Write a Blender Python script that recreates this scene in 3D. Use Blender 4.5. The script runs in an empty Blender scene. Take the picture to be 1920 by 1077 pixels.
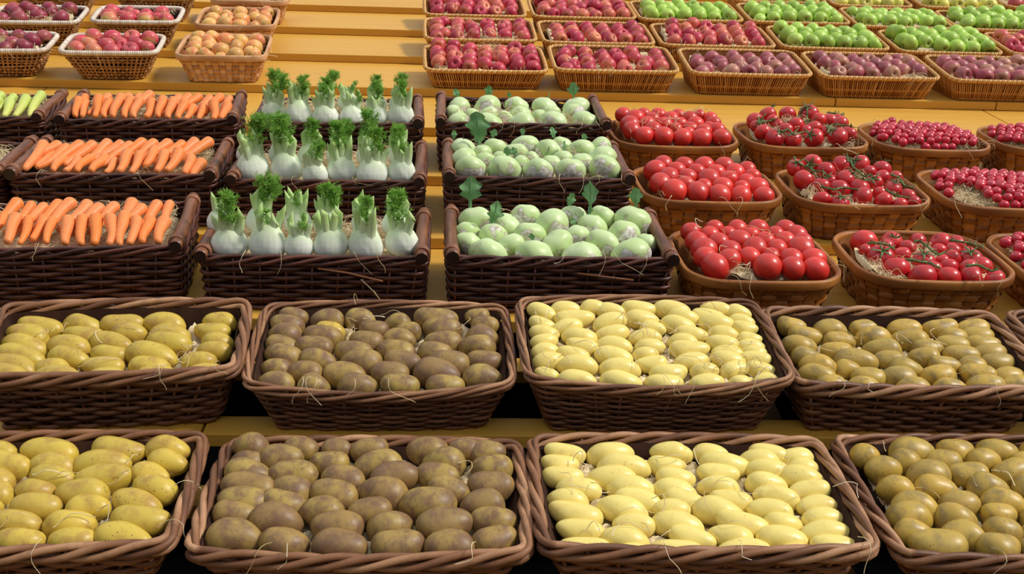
import bpy, math, random
import numpy as np
from mathutils import Matrix, Vector, Euler
random.seed(7); RNG = np.random.default_rng(7)
C = bpy.context.scene.collection
PI = math.pi
rad = math.radians

# ------------------------------------------------------------------ camera geometry (in the stand's own frame: u right, v up the boards, w off the boards)
F_PX, IW, IH = 2000.0, 1920.0, 1077.0
CX, CY = IW / 2, IH / 2
DEL, HN, PITCH, TILT = rad(4.1), 1.47, 0.562, rad(12.0)
def nrm(a): return a / np.linalg.norm(a)
s_c = np.array([860 - CX, CY + 490, F_PX])
X_c = np.array([1.0, -0.014, 0.0]); X_c[2] = -(X_c[0] * s_c[0] + X_c[1] * s_c[1]) / s_c[2]
s_c = nrm(s_c); X_c = nrm(X_c)
n_c = np.cross(X_c, s_c)
if n_c[1] < 0: n_c = -n_c
sL = np.array([0, math.cos(DEL), math.sin(DEL)]); nL = np.array([0, -math.sin(DEL), math.cos(DEL)])
RC = np.outer(X_c, np.array([1.0, 0, 0])) + np.outer(s_c, sL) + np.outer(n_c, nL)
def ray(px, py): return RC.T @ np.array([(px - CX) / F_PX, -(py - CY) / F_PX, 1.0])
_d = ray(860, 817)
CPOS = -_d * (-HN / (nL @ _d)) * 1.0
CPOS = -_d * (HN / abs(nL @ _d))
def proj(P):
    c = RC @ (np.asarray(P, float) - CPOS)
    return CX + F_PX * c[0] / c[2], CY - F_PX * c[1] / c[2], c[2]
def vk(k): return k * PITCH * math.cos(DEL)
def wk(k): return k * PITCH * math.sin(DEL)
def hit_v(px, py, v):
    d = ray(px, py); return CPOS + (v - CPOS[1]) / d[1] * d
def hit_plane(px, py, w0, g=0.0, vref=0.0):            # w = w0 + g (v - vref)
    d = ray(px, py)
    t = (w0 + g * (CPOS[1] - vref) - CPOS[2]) / (d[2] - g * d[1])
    return CPOS + t * d
cam_w_rel = (Matrix.Rotation(TILT, 4, 'X') @ Vector(CPOS)).z
M = Matrix.Translation((0, 0, 1.65 - cam_w_rel)) @ Matrix.Rotation(TILT, 4, 'X')

# ------------------------------------------------------------------ colour + materials
def lin(r, g, b):
    f = lambda c: (c / 255 / 12.92) if c / 255 <= 0.04045 else ((c / 255 + 0.055) / 1.055) ** 2.4
    return (f(r), f(g), f(b), 1.0)
class N:
    def __init__(s, name, rough=0.6, spec=0.4):
        s.m = bpy.data.materials.new(name); s.m.use_nodes = True
        s.t = s.m.node_tree; s.t.nodes.clear()
        s.out = s.t.nodes.new('ShaderNodeOutputMaterial'); s.b = s.t.nodes.new('ShaderNodeBsdfPrincipled')
        s.t.links.new(s.b.outputs[0], s.out.inputs[0])
        s.b.inputs['Roughness'].default_value = rough
        s.b.inputs['Specular IOR Level'].default_value = spec
    def n(s, typ, **kw):
        x = s.t.nodes.new('ShaderNode' + typ)
        for k, v in kw.items(): setattr(x, k, v)
        return x
    def l(s, a, b): s.t.links.new(a, b)
    def coord(s, scale=(1, 1, 1), per_object=True):
        tc = s.n('TexCoord'); mp = s.n('Mapping'); mp.inputs['Scale'].default_value = scale
        s.l(tc.outputs['Object'], mp.inputs['Vector'])
        if per_object:
            oi = s.n('ObjectInfo'); mu = s.n('Math', operation='MULTIPLY'); mu.inputs[1].default_value = 37.0
            s.l(oi.outputs['Random'], mu.inputs[0])
            cb = s.n('CombineXYZ')
            for i in range(3): s.l(mu.outputs[0], cb.inputs[i])
            s.l(cb.outputs[0], mp.inputs['Location'])
        return mp.outputs[0]
    def noise(s, vec, scale, detail=3, rough=0.55):
        x = s.n('TexNoise'); x.inputs['Scale'].default_value = scale; x.inputs['Detail'].default_value = detail; x.inputs['Roughness'].default_value = rough
        s.l(vec, x.inputs['Vector']); return x.outputs['Fac']
    def ramp(s, fac, stops, interp='LINEAR'):
        r = s.n('ValToRGB'); e = r.color_ramp.elements; r.color_ramp.interpolation = interp
        while len(e) < len(stops): e.new(0.5)
        for i, (p, c) in enumerate(stops): e[i].position = p; e[i].color = c if len(c) == 4 else (*c, 1)
        s.l(fac, r.inputs[0]); return r.outputs[0]
    def val(s, fac, a, b, lo=0.0, hi=1.0):
        r = s.n('MapRange'); r.clamp = True
        for i, v in enumerate((a, b, lo, hi)): r.inputs[1 + i].default_value = v
        s.l(fac, r.inputs[0]); return r.outputs[0]
    def mix(s, fac, a, b, mode='MIX'):
        x = s.n('MixRGB', blend_type=mode)
        for i, v in enumerate((fac, a, b)):
            if hasattr(v, 'is_linked') or hasattr(v, 'links'): s.l(v, x.inputs[i])
            else: x.inputs[i].default_value = v
        return x.outputs[0]
    def base(s, c):
        if hasattr(c, 'links'): s.l(c, s.b.inputs['Base Color'])
        else: s.b.inputs['Base Color'].default_value = c
    def bump(s, h, strength=0.2, dist=0.002):
        x = s.n('Bump'); x.inputs['Strength'].default_value = strength; x.inputs['Distance'].default_value = dist
        s.l(h, x.inputs['Height']); s.l(x.outputs[0], s.b.inputs['Normal'])
    def rnd(s):
        return s.n('ObjectInfo').outputs['Random']
    def attr(s, name):
        a = s.n('Attribute'); a.attribute_name = name; return a.outputs['Fac']
    def sepz(s, vec, i):
        x = s.n('SeparateXYZ'); s.l(vec, x.inputs[0]); return x.outputs[i]

def potato_mat(name, c1, c2, patch, amount, speck, speck_d=0.35, rough=0.42):
    m = N(name, rough, 0.45); v = m.coord()
    base = m.mix(m.rnd(), c1, c2)
    base = m.mix(m.val(m.noise(v, 14, 3), 0.35, 0.7, 0, 0.5), base, c2)
    a, b = (0.62 - amount * 0.35, 0.78 - amount * 0.3)
    base = m.mix(m.val(m.noise(v, 30, 5, 0.65), a, b, 0, 0.85), base, patch)
    fr = m.n('Math', operation='MULTIPLY'); m.l(m.rnd(), fr.inputs[0]); fr.inputs[1].default_value = 7.13
    f2 = m.n('Math', operation='FRACT'); m.l(fr.outputs[0], f2.inputs[0]); base = m.mix(m.val(f2.outputs[0], 0.55, 1.0, 0, amount * 0.75), base, patch)
    vo = m.n('TexVoronoi'); vo.inputs['Scale'].default_value = 120; m.l(v, vo.inputs['Vector'])
    sp = m.val(vo.outputs['Distance'], 0.07, 0.18, 1, 0)
    gate = m.val(m.noise(v, 22, 2), 0.48, 0.58, 0, speck_d * 2.2)
    mu = m.n('Math', operation='MULTIPLY'); m.l(sp, mu.inputs[0]); m.l(gate, mu.inputs[1]); mu.use_clamp = True
    base = m.mix(mu.outputs[0], base, speck)
    m.base(base)
    m.bump(m.noise(v, 60, 4), 0.25, 0.0025)
    m.b.inputs['Coat Weight'].default_value = 0.08; m.b.inputs['Coat Roughness'].default_value = 0.35
    return m.m
MAT = {}
MAT['potato_yellow'] = potato_mat('yellow_potato_skin', lin(208, 178, 70), lin(192, 166, 64), lin(168, 130, 60), 0.42, lin(92, 66, 30), 0.5)
MAT['potato_brown'] = potato_mat('brown_potato_skin', lin(172, 146, 70), lin(156, 124, 64), lin(112, 80, 58), 0.62, lin(72, 50, 38), 0.4, 0.5)
MAT['potato_pale'] = potato_mat('pale_fingerling_skin', lin(236, 216, 124), lin(230, 208, 118), lin(218, 188, 104), 0.2, lin(150, 112, 50), 0.35, 0.36)
MAT['potato_gold'] = potato_mat('golden_potato_skin', lin(198, 160, 64), lin(180, 150, 64), lin(138, 116, 66), 0.42, lin(84, 56, 28), 0.5)

def fruit_mat(name, c1, c2, rough=0.22, coat=0.35, nscale=9, ns=(1, 1, 1), amount=1.0, speck=None):
    m = N(name, rough, 0.5); v = m.coord(ns)
    base = m.mix(m.val(m.noise(v, nscale, 3), 0.38, 0.66, 0, amount), c1, c2)
    hs = m.n('HueSaturation'); m.l(base, hs.inputs['Color']); m.l(m.val(m.rnd(), 0, 1, 0.86, 1.12), hs.inputs['Value'])
    base = hs.outputs[0]
    if speck is not None:
        vo = m.n('TexVoronoi'); vo.inputs['Scale'].default_value = 170; m.l(v, vo.inputs['Vector'])
        base = m.mix(m.val(vo.outputs['Distance'], 0.10, 0.2, 0.55, 0), base, speck)
    m.base(base)
    m.b.inputs['Coat Weight'].default_value = coat; m.b.inputs['Coat Roughness'].default_value = 0.20
    return m
MAT['tomato'] = fruit_mat('red_tomato_skin', lin(218, 56, 42), lin(206, 42, 36), 0.36, 0.20, 14, speck=None).m
MAT['vine_tomato'] = fruit_mat('vine_tomato_skin', lin(192, 28, 38), lin(204, 46, 42), 0.30, 0.25, 12).m
MAT['cherry'] = fruit_mat('cherry_tomato_skin', lin(206, 44, 64), lin(188, 28, 52), 0.26, 0.3, 20).m

def apple_mat(name, skin1, skin2, ground, ga, streak):
    m = N(name, 0.42, 0.42)
    v = m.coord(); base = m.mix(m.val(m.noise(v, 16, 3), 0.35, 0.65), skin1, skin2)
    v2 = m.coord((60, 60, 6)); base = m.mix(m.val(m.noise(v2, 1.0, 3), 0.5, 0.75, 0, streak), base, ground)
    tc = m.n('TexCoord'); z = m.sepz(tc.outputs['Object'], 2)
    base = m.mix(m.val(z, -0.030, -0.014, ga, 0), base, ground)
    oi = m.rnd(); base = m.mix(m.val(oi, 0.72, 1.0, 0, 0.45), base, ground)
    hs = m.n('HueSaturation'); m.l(base, hs.inputs['Color']); m.l(m.val(m.rnd(), 0, 0.7, 0.8, 1.1), hs.inputs['Value']); base = hs.outputs[0]
    m.base(base); m.b.inputs['Coat Weight'].default_value = 0.06; m.b.inputs['Coat Roughness'].default_value = 0.3
    return m.m
MAT['apple_red'] = apple_mat('crimson_apple_skin', lin(178, 36, 66), lin(198, 62, 84), lin(222, 150, 92), 0.45, 0.2)
MAT['apple_dark'] = apple_mat('dull_purple_apple_skin', lin(164, 66, 84), lin(172, 98, 100), lin(186, 146, 104), 0.5, 0.35)
MAT['apple_green'] = apple_mat('green_apple_skin', lin(160, 196, 68), lin(174, 206, 84), lin(188, 212, 108), 0.4, 0.15)
MAT['apple_yellow'] = apple_mat('yellow_apple_skin', lin(222, 212, 90), lin(212, 204, 90), lin(204, 206, 100), 0.5, 0.1)
MAT['apple_blush'] = apple_mat('pink_yellow_apple_skin', lin(224, 120, 84), lin(228, 176, 96), lin(226, 196, 106), 0.8, 0.75)
MAT['apple_pink'] = apple_mat('pink_red_apple_skin', lin(192, 50, 76), lin(208, 86, 92), lin(204, 186, 100), 0.9, 0.25)
MAT['apple_plum'] = apple_mat('plum_red_apple_skin', lin(138, 40, 66), lin(164, 62, 78), lin(180, 130, 84), 0.6, 0.25)
MAT['calyx'] = N('dry_calyx', 0.8); MAT['calyx'].base(lin(70, 50, 30)); MAT['calyx'] = MAT['calyx'].m

def carrot_mat():
    m = N('carrot_skin', 0.45, 0.4); v = m.coord((9, 9, 210)); v1 = m.coord()
    b = m.mix(m.rnd(), lin(240, 132, 58), lin(236, 142, 84))
    b = m.mix(m.val(m.noise(v, 1, 2), 0.5, 0.72, 0, 0.4), b, lin(206, 104, 52))
    b = m.mix(m.val(m.noise(v1, 25, 3), 0.56, 0.75, 0, 0.4), b, lin(226, 150, 84))
    m.base(b); m.bump(m.noise(v, 1, 2), 0.35, 0.002); return m.m
MAT['carrot'] = carrot_mat()
m = N('carrot_crown', 0.8); m.base(lin(104, 92, 48)); MAT['crown'] = m.m
def radish_mat():
    m = N('pale_green_radish_skin', 0.42, 0.4); v = m.coord((8, 8, 120)); tc = m.n('TexCoord'); z = m.sepz(tc.outputs['Object'], 2)
    b = m.mix(m.val(z, -0.02, 0.16), lin(212, 210, 112), lin(188, 206, 104))
    b = m.mix(m.val(m.noise(v, 1, 3), 0.55, 0.75, 0, 0.4), b, lin(196, 176, 96)); m.base(b); return m.m
MAT['radish'] = radish_mat()
def kohl_mat():
    m = N('kohlrabi_skin', 0.4, 0.45); v = m.coord(); tc = m.n('TexCoord'); z = m.sepz(tc.outputs['Object'], 2)
    b = m.mix(m.val(m.noise(v, 18, 3), 0.35, 0.7), lin(212, 226, 180), lin(192, 214, 150))
    b = m.mix(m.val(z, -0.02, 0.035, 0.45, 0), b, lin(172, 198, 116))
    ad = m.n('Math', operation='MULTIPLY_ADD'); m.l(m.noise(v, 19, 3, 0.5), ad.inputs[0]); ad.inputs[1].default_value = 0.9; ad.inputs[2].default_value = 0.0
    zz = m.val(z, -0.044, 0.040, 0.30, -0.22); a2 = m.n('Math', operation='ADD'); m.l(ad.outputs[0], a2.inputs[0]); m.l(zz, a2.inputs[1])
    patch = m.val(a2.outputs[0], 0.60, 0.64); col = m.mix(m.val(m.noise(v, 90, 3), 0.4, 0.65), lin(222, 219, 214), lin(172, 156, 142))
    b = m.mix(m.val(a2.outputs[0], 0.57, 0.61, 0, 0.55), b, lin(150, 132, 92)); b = m.mix(patch, b, col)
    m.base(b); m.bump(m.noise(v, 30, 4), 0.3, 0.003); return m.m
MAT['kohl'] = kohl_mat()
m = N('kohlrabi_root_stub', 0.7); m.base(lin(176, 178, 112)); MAT['stub'] = m.m
def leaf_mat(name, c1, c2, trans=0.0):
    m = N(name, 0.5, 0.35); v = m.coord(); m.base(m.mix(m.val(m.noise(v, 40, 3), 0.35, 0.65), c1, c2)); m.bump(m.noise(v, 80, 3), 0.4, 0.002)
    if trans:
        tr = m.n('BsdfTranslucent'); m.l(m.b.inputs['Base Color'].links[0].from_socket, tr.inputs[0]); mx = m.n('MixShader'); mx.inputs[0].default_value = trans; m.l(m.b.outputs[0], mx.inputs[1]); m.l(tr.outputs[0], mx.inputs[2]); m.l(mx.outputs[0], m.out.inputs[0])
    return m.m
MAT['leaf'] = leaf_mat('kohlrabi_leaf_green', lin(112, 160, 108), lin(142, 184, 132), 0.2)
MAT['frond'] = leaf_mat('fennel_frond_green', lin(140, 196, 76), lin(176, 220, 108), 0.35)
MAT['vine'] = leaf_mat('tomato_vine_green', lin(74, 100, 52), lin(110, 130, 76))
def fennel_mat():
    m = N('fennel_bulb_white', 0.42, 0.4); tc = m.n('TexCoord'); z = m.sepz(tc.outputs['Object'], 2); v = m.coord((60, 60, 6))
    b = m.mix(m.val(z, 0.045, 0.10), lin(240, 244, 232), lin(206, 228, 168))
    b = m.mix(m.val(m.noise(v, 1, 2), 0.5, 0.72, 0, 0.4), b, lin(200, 220, 176)); m.base(b)
    m.b.inputs['Subsurface Weight'].default_value = 0.0; return m.m
MAT['fennel'] = fennel_mat()
def stalk_mat():
    m = N('fennel_stalk_green', 0.42, 0.4); tc = m.n('TexCoord'); z = m.sepz(tc.outputs['Object'], 2); v = m.coord((90, 90, 6))
    b = m.mix(m.val(z, 0.06, 0.12), lin(232, 240, 214), lin(188, 216, 138)); b = m.mix(m.val(m.noise(v, 1, 2), 0.48, 0.7, 0, 0.45), b, lin(150, 190, 100)); m.base(b); return m.m
MAT['stalk'] = stalk_mat()

def strand_mat(name, dark, mid, light, rough=0.5, spec=0.35):
    m = N(name, rough, spec); r = m.attr('rnd')
    v = m.coord((1, 1, 1)); n = m.noise(v, 30, 3)
    b = m.ramp(r, [(0.0, dark), (0.5, mid), (1.0, light)])
    b = m.mix(m.val(n, 0.45, 0.75, 0, 0.45), b, dark); m.base(b); m.bump(m.noise(v, 160, 2), 0.2, 0.001); return m.m
MAT['willow'] = strand_mat('reddish_brown_willow', lin(78, 44, 28), lin(120, 74, 46), lin(158, 106, 70))
MAT['willow_rim'] = strand_mat('reddish_brown_willow_rim', lin(88, 54, 38), lin(138, 94, 64), lin(188, 142, 106))
MAT['dark_willow'] = strand_mat('dark_brown_willow', lin(54, 28, 22), lin(84, 46, 36), lin(112, 64, 50), 0.42, 0.45)
MAT['tan_rod'] = strand_mat('honey_tan_wicker', lin(156, 98, 44), lin(200, 140, 72), lin(224, 174, 104))
MAT['tan_rim'] = strand_mat('honey_tan_wicker_rim', lin(170, 112, 54), lin(214, 160, 92), lin(236, 196, 128))
MAT['cane'] = strand_mat('checked_brown_cane', lin(136, 92, 52), lin(176, 128, 80), lin(200, 156, 106))
MAT['cane_rim'] = strand_mat('whitish_wrapped_rim', lin(196, 176, 158), lin(214, 200, 184), lin(228, 216, 204), 0.6)
MAT['splint'] = strand_mat('orange_brown_splint', lin(116, 66, 28), lin(156, 96, 42), lin(190, 126, 62), 0.45)
MAT['splint_pale'] = strand_mat('pale_splint', lin(176, 124, 80), lin(206, 154, 108), lin(224, 180, 138), 0.5)
MAT['straw'] = strand_mat('pale_wood_wool', lin(206, 180, 134), lin(228, 206, 164), lin(242, 228, 196), 0.6, 0.3)
def solid(name, c, c2=None, rough=0.6, spec=0.35, ns=(1, 1, 1), sc=20):
    m = N(name, rough, spec)
    if c2 is None: m.base(c)
    else:
        v = m.coord(ns); m.base(m.mix(m.val(m.noise(v, sc, 4), 0.35, 0.68), c, c2))
    return m.m
MAT['bamboo'] = solid('brown_pole', lin(92, 52, 36), lin(136, 86, 56), 0.42, 0.4, (1, 0.12, 1), 60)
MAT['pole_end'] = solid('dark_pole_end', lin(40, 24, 22), lin(58, 36, 30), 0.35, 0.5)
MAT['binding'] = solid('cane_binding', lin(122, 76, 54), lin(150, 100, 74), 0.45)
MAT['lining'] = solid('dark_basket_inside', lin(48, 28, 20), lin(66, 40, 28), 0.8, 0.2)  # dark tone stands in for shade behind the weave
MAT['lining_tan'] = solid('tan_basket_inside', lin(128, 78, 36), lin(150, 96, 48), 0.8, 0.2)  # tan tone of the added shell that stops light leaks
MAT['bed'] = solid('wood_wool_bed', lin(182, 152, 108), lin(226, 204, 162), 0.9, 0.1, (1, 1, 1), 130)
def paint():
    m = N('mustard_yellow_paint', 0.5, 0.4); v = m.coord((0.5, 14, 14)); v2 = m.coord()
    b = m.mix(m.val(m.noise(v, 2.2, 4), 0.35, 0.7), lin(214, 162, 66), lin(204, 150, 58))
    b = m.mix(m.val(m.noise(v2, 2.2, 5, 0.65), 0.60, 0.78, 0, 0.3), b, lin(180, 124, 48)); m.base(b)
    m.bump(m.noise(v, 6, 3), 0.15, 0.002); return m.m
MAT['paint'] = paint()
MAT['cloth'] = solid('black_cloth', lin(8, 9, 10), lin(5, 6, 7), 1.0, 0.0)  # near-black, the shade of the void under the boards put into colour
MAT['timber'] = solid('dark_timber', lin(96, 66, 34), lin(120, 82, 42), 0.7)
MAT['asphalt'] = solid('grey_paving', lin(92, 90, 86), lin(112, 108, 102), 0.9, 0.2, (1, 1, 1), 8)

# ------------------------------------------------------------------ mesh helpers
def make_mesh(name, V, F, mat, rnd=None, smooth=True, mats=None, mi=None):
    V = np.asarray(V, np.float32); me = bpy.data.meshes.new(name)
    if isinstance(F, np.ndarray):
        nf, k = F.shape
        me.vertices.add(len(V)); me.vertices.foreach_set('co', V.ravel())
        me.loops.add(nf * k); me.loops.foreach_set('vertex_index', F.astype(np.int32).ravel())
        me.polygons.add(nf); me.polygons.foreach_set('loop_start', np.arange(0, nf * k, k, dtype=np.int32))
        me.update(calc_edges=True)
    else:
        me.from_pydata(V.tolist(), [], F)
    me.polygons.foreach_set('use_smooth', np.full(len(me.polygons), smooth))
    if mats: 
        for x in mats: me.materials.append(x)
        if mi is not None: me.polygons.foreach_set('material_index', np.asarray(mi, np.int32))
    else: me.materials.append(mat)
    if rnd is not None:
        a = me.attributes.new('rnd', 'FLOAT', 'POINT'); a.data.foreach_set('value', np.asarray(rnd, np.float32))
    me.update(); return me
class Geo:
    """Collects quads (numpy) into one mesh."""
    def __init__(s): s.V = []; s.F = []; s.R = []; s.n = 0
    def add(s, V, F, r=0.5):
        V = np.asarray(V, float).reshape(-1, 3); F = np.asarray(F, int)
        s.V.append(V); s.F.append(F + s.n); s.R.append(np.full(len(V), r) if np.isscalar(r) else r); s.n += len(V)
    def mesh(s, name, mat, smooth=True):
        return make_mesh(name, np.vstack(s.V), np.vstack(s.F), mat, np.concatenate(s.R), smooth)
def tube(P, ra, rb=None, sides=6, closed=False, up=(0, 0, 1), cap=True):
    """Sweeps an ellipse along P: ra along (tangent x up), rb along the remaining axis."""
    P = np.asarray(P, float); n = len(P); up = np.asarray(up, float)
    if closed: T = np.roll(P, -1, 0) - np.roll(P, 1, 0)
    else: T = np.gradient(P, axis=0)
    T /= np.linalg.norm(T, axis=1, keepdims=True) + 1e-12
    A = np.cross(T, up); bad = np.linalg.norm(A, axis=1) < 1e-3
    A[bad] = np.cross(T[bad], np.array([1.0, 0.3, 0.1])); A /= np.linalg.norm(A, axis=1, keepdims=True)
    B = np.cross(A, T)
    ra = np.broadcast_to(np.asarray(ra, float), (n,)); rb = ra if rb is None else np.broadcast_to(np.asarray(rb, float), (n,))
    a = np.linspace(0, 2 * PI, sides, endpoint=False)
    V = P[:, None, :] + A[:, None, :] * (np.cos(a)[None, :, None] * ra[:, None, None]) + B[:, None, :] * (np.sin(a)[None, :, None] * rb[:, None, None])
    V = V.reshape(-1, 3)
    m = n if closed else n - 1
    i = np.arange(m)[:, None]; j = np.arange(sides)[None, :]; i2 = (i + 1) % n; j2 = (j + 1) % sides
    F = np.stack([i * sides + j, i * sides + j2, i2 * sides + j2, i2 * sides + j], -1).reshape(-1, 4)
    if cap and not closed:
        F = np.vstack([F, cap_quads(0, sides, False), cap_quads((n - 1) * sides, sides, True)])
    return V, F
def cap_quads(o, sides, flip):
    q = []
    lo, hi = 0, sides - 1
    while hi - lo >= 3:
        q.append([o + lo, o + lo + 1, o + hi - 1, o + hi]); lo += 1; hi -= 1
    q = np.array(q) if q else np.zeros((0, 4), int)
    return q if flip else q[:, ::-1]
def lathe(prof, seg=24, top=True):
    """prof: list of (r, z) from bottom to top; ends with r=0 are closed by tiny rings."""
    prof = np.asarray(prof, float); a = np.linspace(0, 2 * PI, seg, endpoint=False)
    V = np.stack([prof[:, 0, None] * np.cos(a), prof[:, 0, None] * np.sin(a), np.repeat(prof[:, 1, None], seg, 1)], -1).reshape(-1, 3)
    n = len(prof); i = np.arange(n - 1)[:, None]; j = np.arange(seg)[None, :]; j2 = (j + 1) % seg
    F = np.stack([i * seg + j, i * seg + j2, (i + 1) * seg + j2, (i + 1) * seg + j], -1).reshape(-1, 4)
    return V, F
def box(x0, x1, y0, y1, z0, z1):
    V = [(x0, y0, z0), (x1, y0, z0), (x1, y1, z0), (x0, y1, z0), (x0, y0, z1), (x1, y0, z1), (x1, y1, z1), (x0, y1, z1)]
    F = [(0, 3, 2, 1), (4, 5, 6, 7), (0, 1, 5, 4), (1, 2, 6, 5), (2, 3, 7, 6), (3, 0, 4, 7)]
    return np.array(V, float), np.array(F)
def link(name, me, parent=None, mat=None):
    o = bpy.data.objects.new(name, me); C.objects.link(o)
    if parent is not None: o.parent = parent
    return o
def tag(o, label, cat, group=None, kind=None):
    o['label'] = label; o['category'] = cat
    if group: o['group'] = group
    if kind: o['kind'] = kind
def place(o, p, R=None, s=None):
    m = Matrix.Translation(Vector(p))
    if R is not None: m = m @ R.to_4x4()
    if s is not None: m = m @ Matrix.Diagonal((*s, 1)) if hasattr(s, '__len__') else m @ Matrix.Scale(s, 4)
    o.matrix_world = M @ m
ORD = ['first', 'second', 'third', 'fourth', 'fifth', 'sixth', 'seventh', 'eighth', 'ninth', 'tenth', 'eleventh', 'twelfth', 'thirteenth', 'fourteenth', 'fifteenth', 'sixteenth', 'seventeenth', 'eighteenth', 'nineteenth', 'twentieth', 'twenty-first', 'twenty-second', 'twenty-third', 'twenty-fourth', 'twenty-fifth', 'twenty-sixth', 'twenty-seventh', 'twenty-eighth']
# ------------------------------------------------------------------ baskets
def outline(W, D, rc, n, bowx=0.0, bowy=0.0):
    """Rounded rectangle, centred, counter-clockwise from the front left; n points evenly spaced along it, and outward normals."""
    hw, hd = W / 2, D / 2; pts = []
    def seg(a, b, m): 
        for i in range(m): t = i / m; pts.append((a[0] + (b[0] - a[0]) * t, a[1] + (b[1] - a[1]) * t))
    def arc(cx, cy, a0, m):
        for i in range(m): a = a0 + PI / 2 * i / m; pts.append((cx + rc * math.cos(a), cy + rc * math.sin(a)))
    seg((-hw + rc, -hd), (hw - rc, -hd), 40); arc(hw - rc, -hd + rc, -PI / 2, 14)
    seg((hw, -hd + rc), (hw, hd - rc), 30); arc(hw - rc, hd - rc, 0, 14)
    seg((hw - rc, hd), (-hw + rc, hd), 40); arc(-hw + rc, hd - rc, PI / 2, 14)
    seg((-hw, hd - rc), (-hw, -hd + rc), 30); arc(-hw + rc, -hd + rc, PI, 14)
    p = np.array(pts)
    q = p.copy()
    q[:, 1] += p[:, 1] / hd * bowy * (1 - np.clip(p[:, 0] / hw, -1, 1) ** 2)
    q[:, 0] += p[:, 0] / hw * bowx * (1 - np.clip(p[:, 1] / hd, -1, 1) ** 2)
    d = np.linalg.norm(np.roll(q, -1, 0) - q, axis=1); L = d.sum(); cum = np.concatenate([[0], np.cumsum(d)])
    s = np.arange(n) / n * L; qq = np.vstack([q, q[:1]])
    out = np.stack([np.interp(s, cum, qq[:, 0]), np.interp(s, cum, qq[:, 1])], 1)
    t = np.roll(out, -1, 0) - np.roll(out, 1, 0); t /= np.linalg.norm(t, axis=1, keepdims=True)
    return out, np.stack([t[:, 1], -t[:, 0]], 1), L
STY = {   # taper front/back, taper sides, corner, bow x, bow y, weave pitch, stake spacing, base inset for the rim centre
    'potato':  dict(tf=0.045, ts=0.055, rc=0.024, bx=0.006, by=0.014, pitch=0.0125, stake=0.056, inset=0.014),
    'fine':    dict(tf=0.045, ts=0.060, rc=0.030, bx=0.006, by=0.020, pitch=0.0100, stake=0.062, inset=0.012),
    'handled': dict(tf=0.012, ts=0.012, rc=0.022, bx=0.0, by=0.004, pitch=0.0125, stake=0.074, inset=0.010),
    'splint':  dict(tf=0.030, ts=0.036, rc=0.085, bx=0.012, by=0.020, pitch=0.0205, stake=0.046, inset=0.008),
    'chip':    dict(tf=0.030, ts=0.050, rc=0.040, bx=0.004, by=0.006, pitch=0.0215, stake=0.032, inset=0.008),
    'tray':    dict(tf=0.026, ts=0.040, rc=0.045, bx=0.004, by=0.006, pitch=0.0110, stake=0.0112, inset=0.008),
    'cane':    dict(tf=0.050, ts=0.078, rc=0.045, bx=0.004, by=0.006, pitch=0.0135, stake=0.0235, inset=0.012),
}
class Basket: pass
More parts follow.
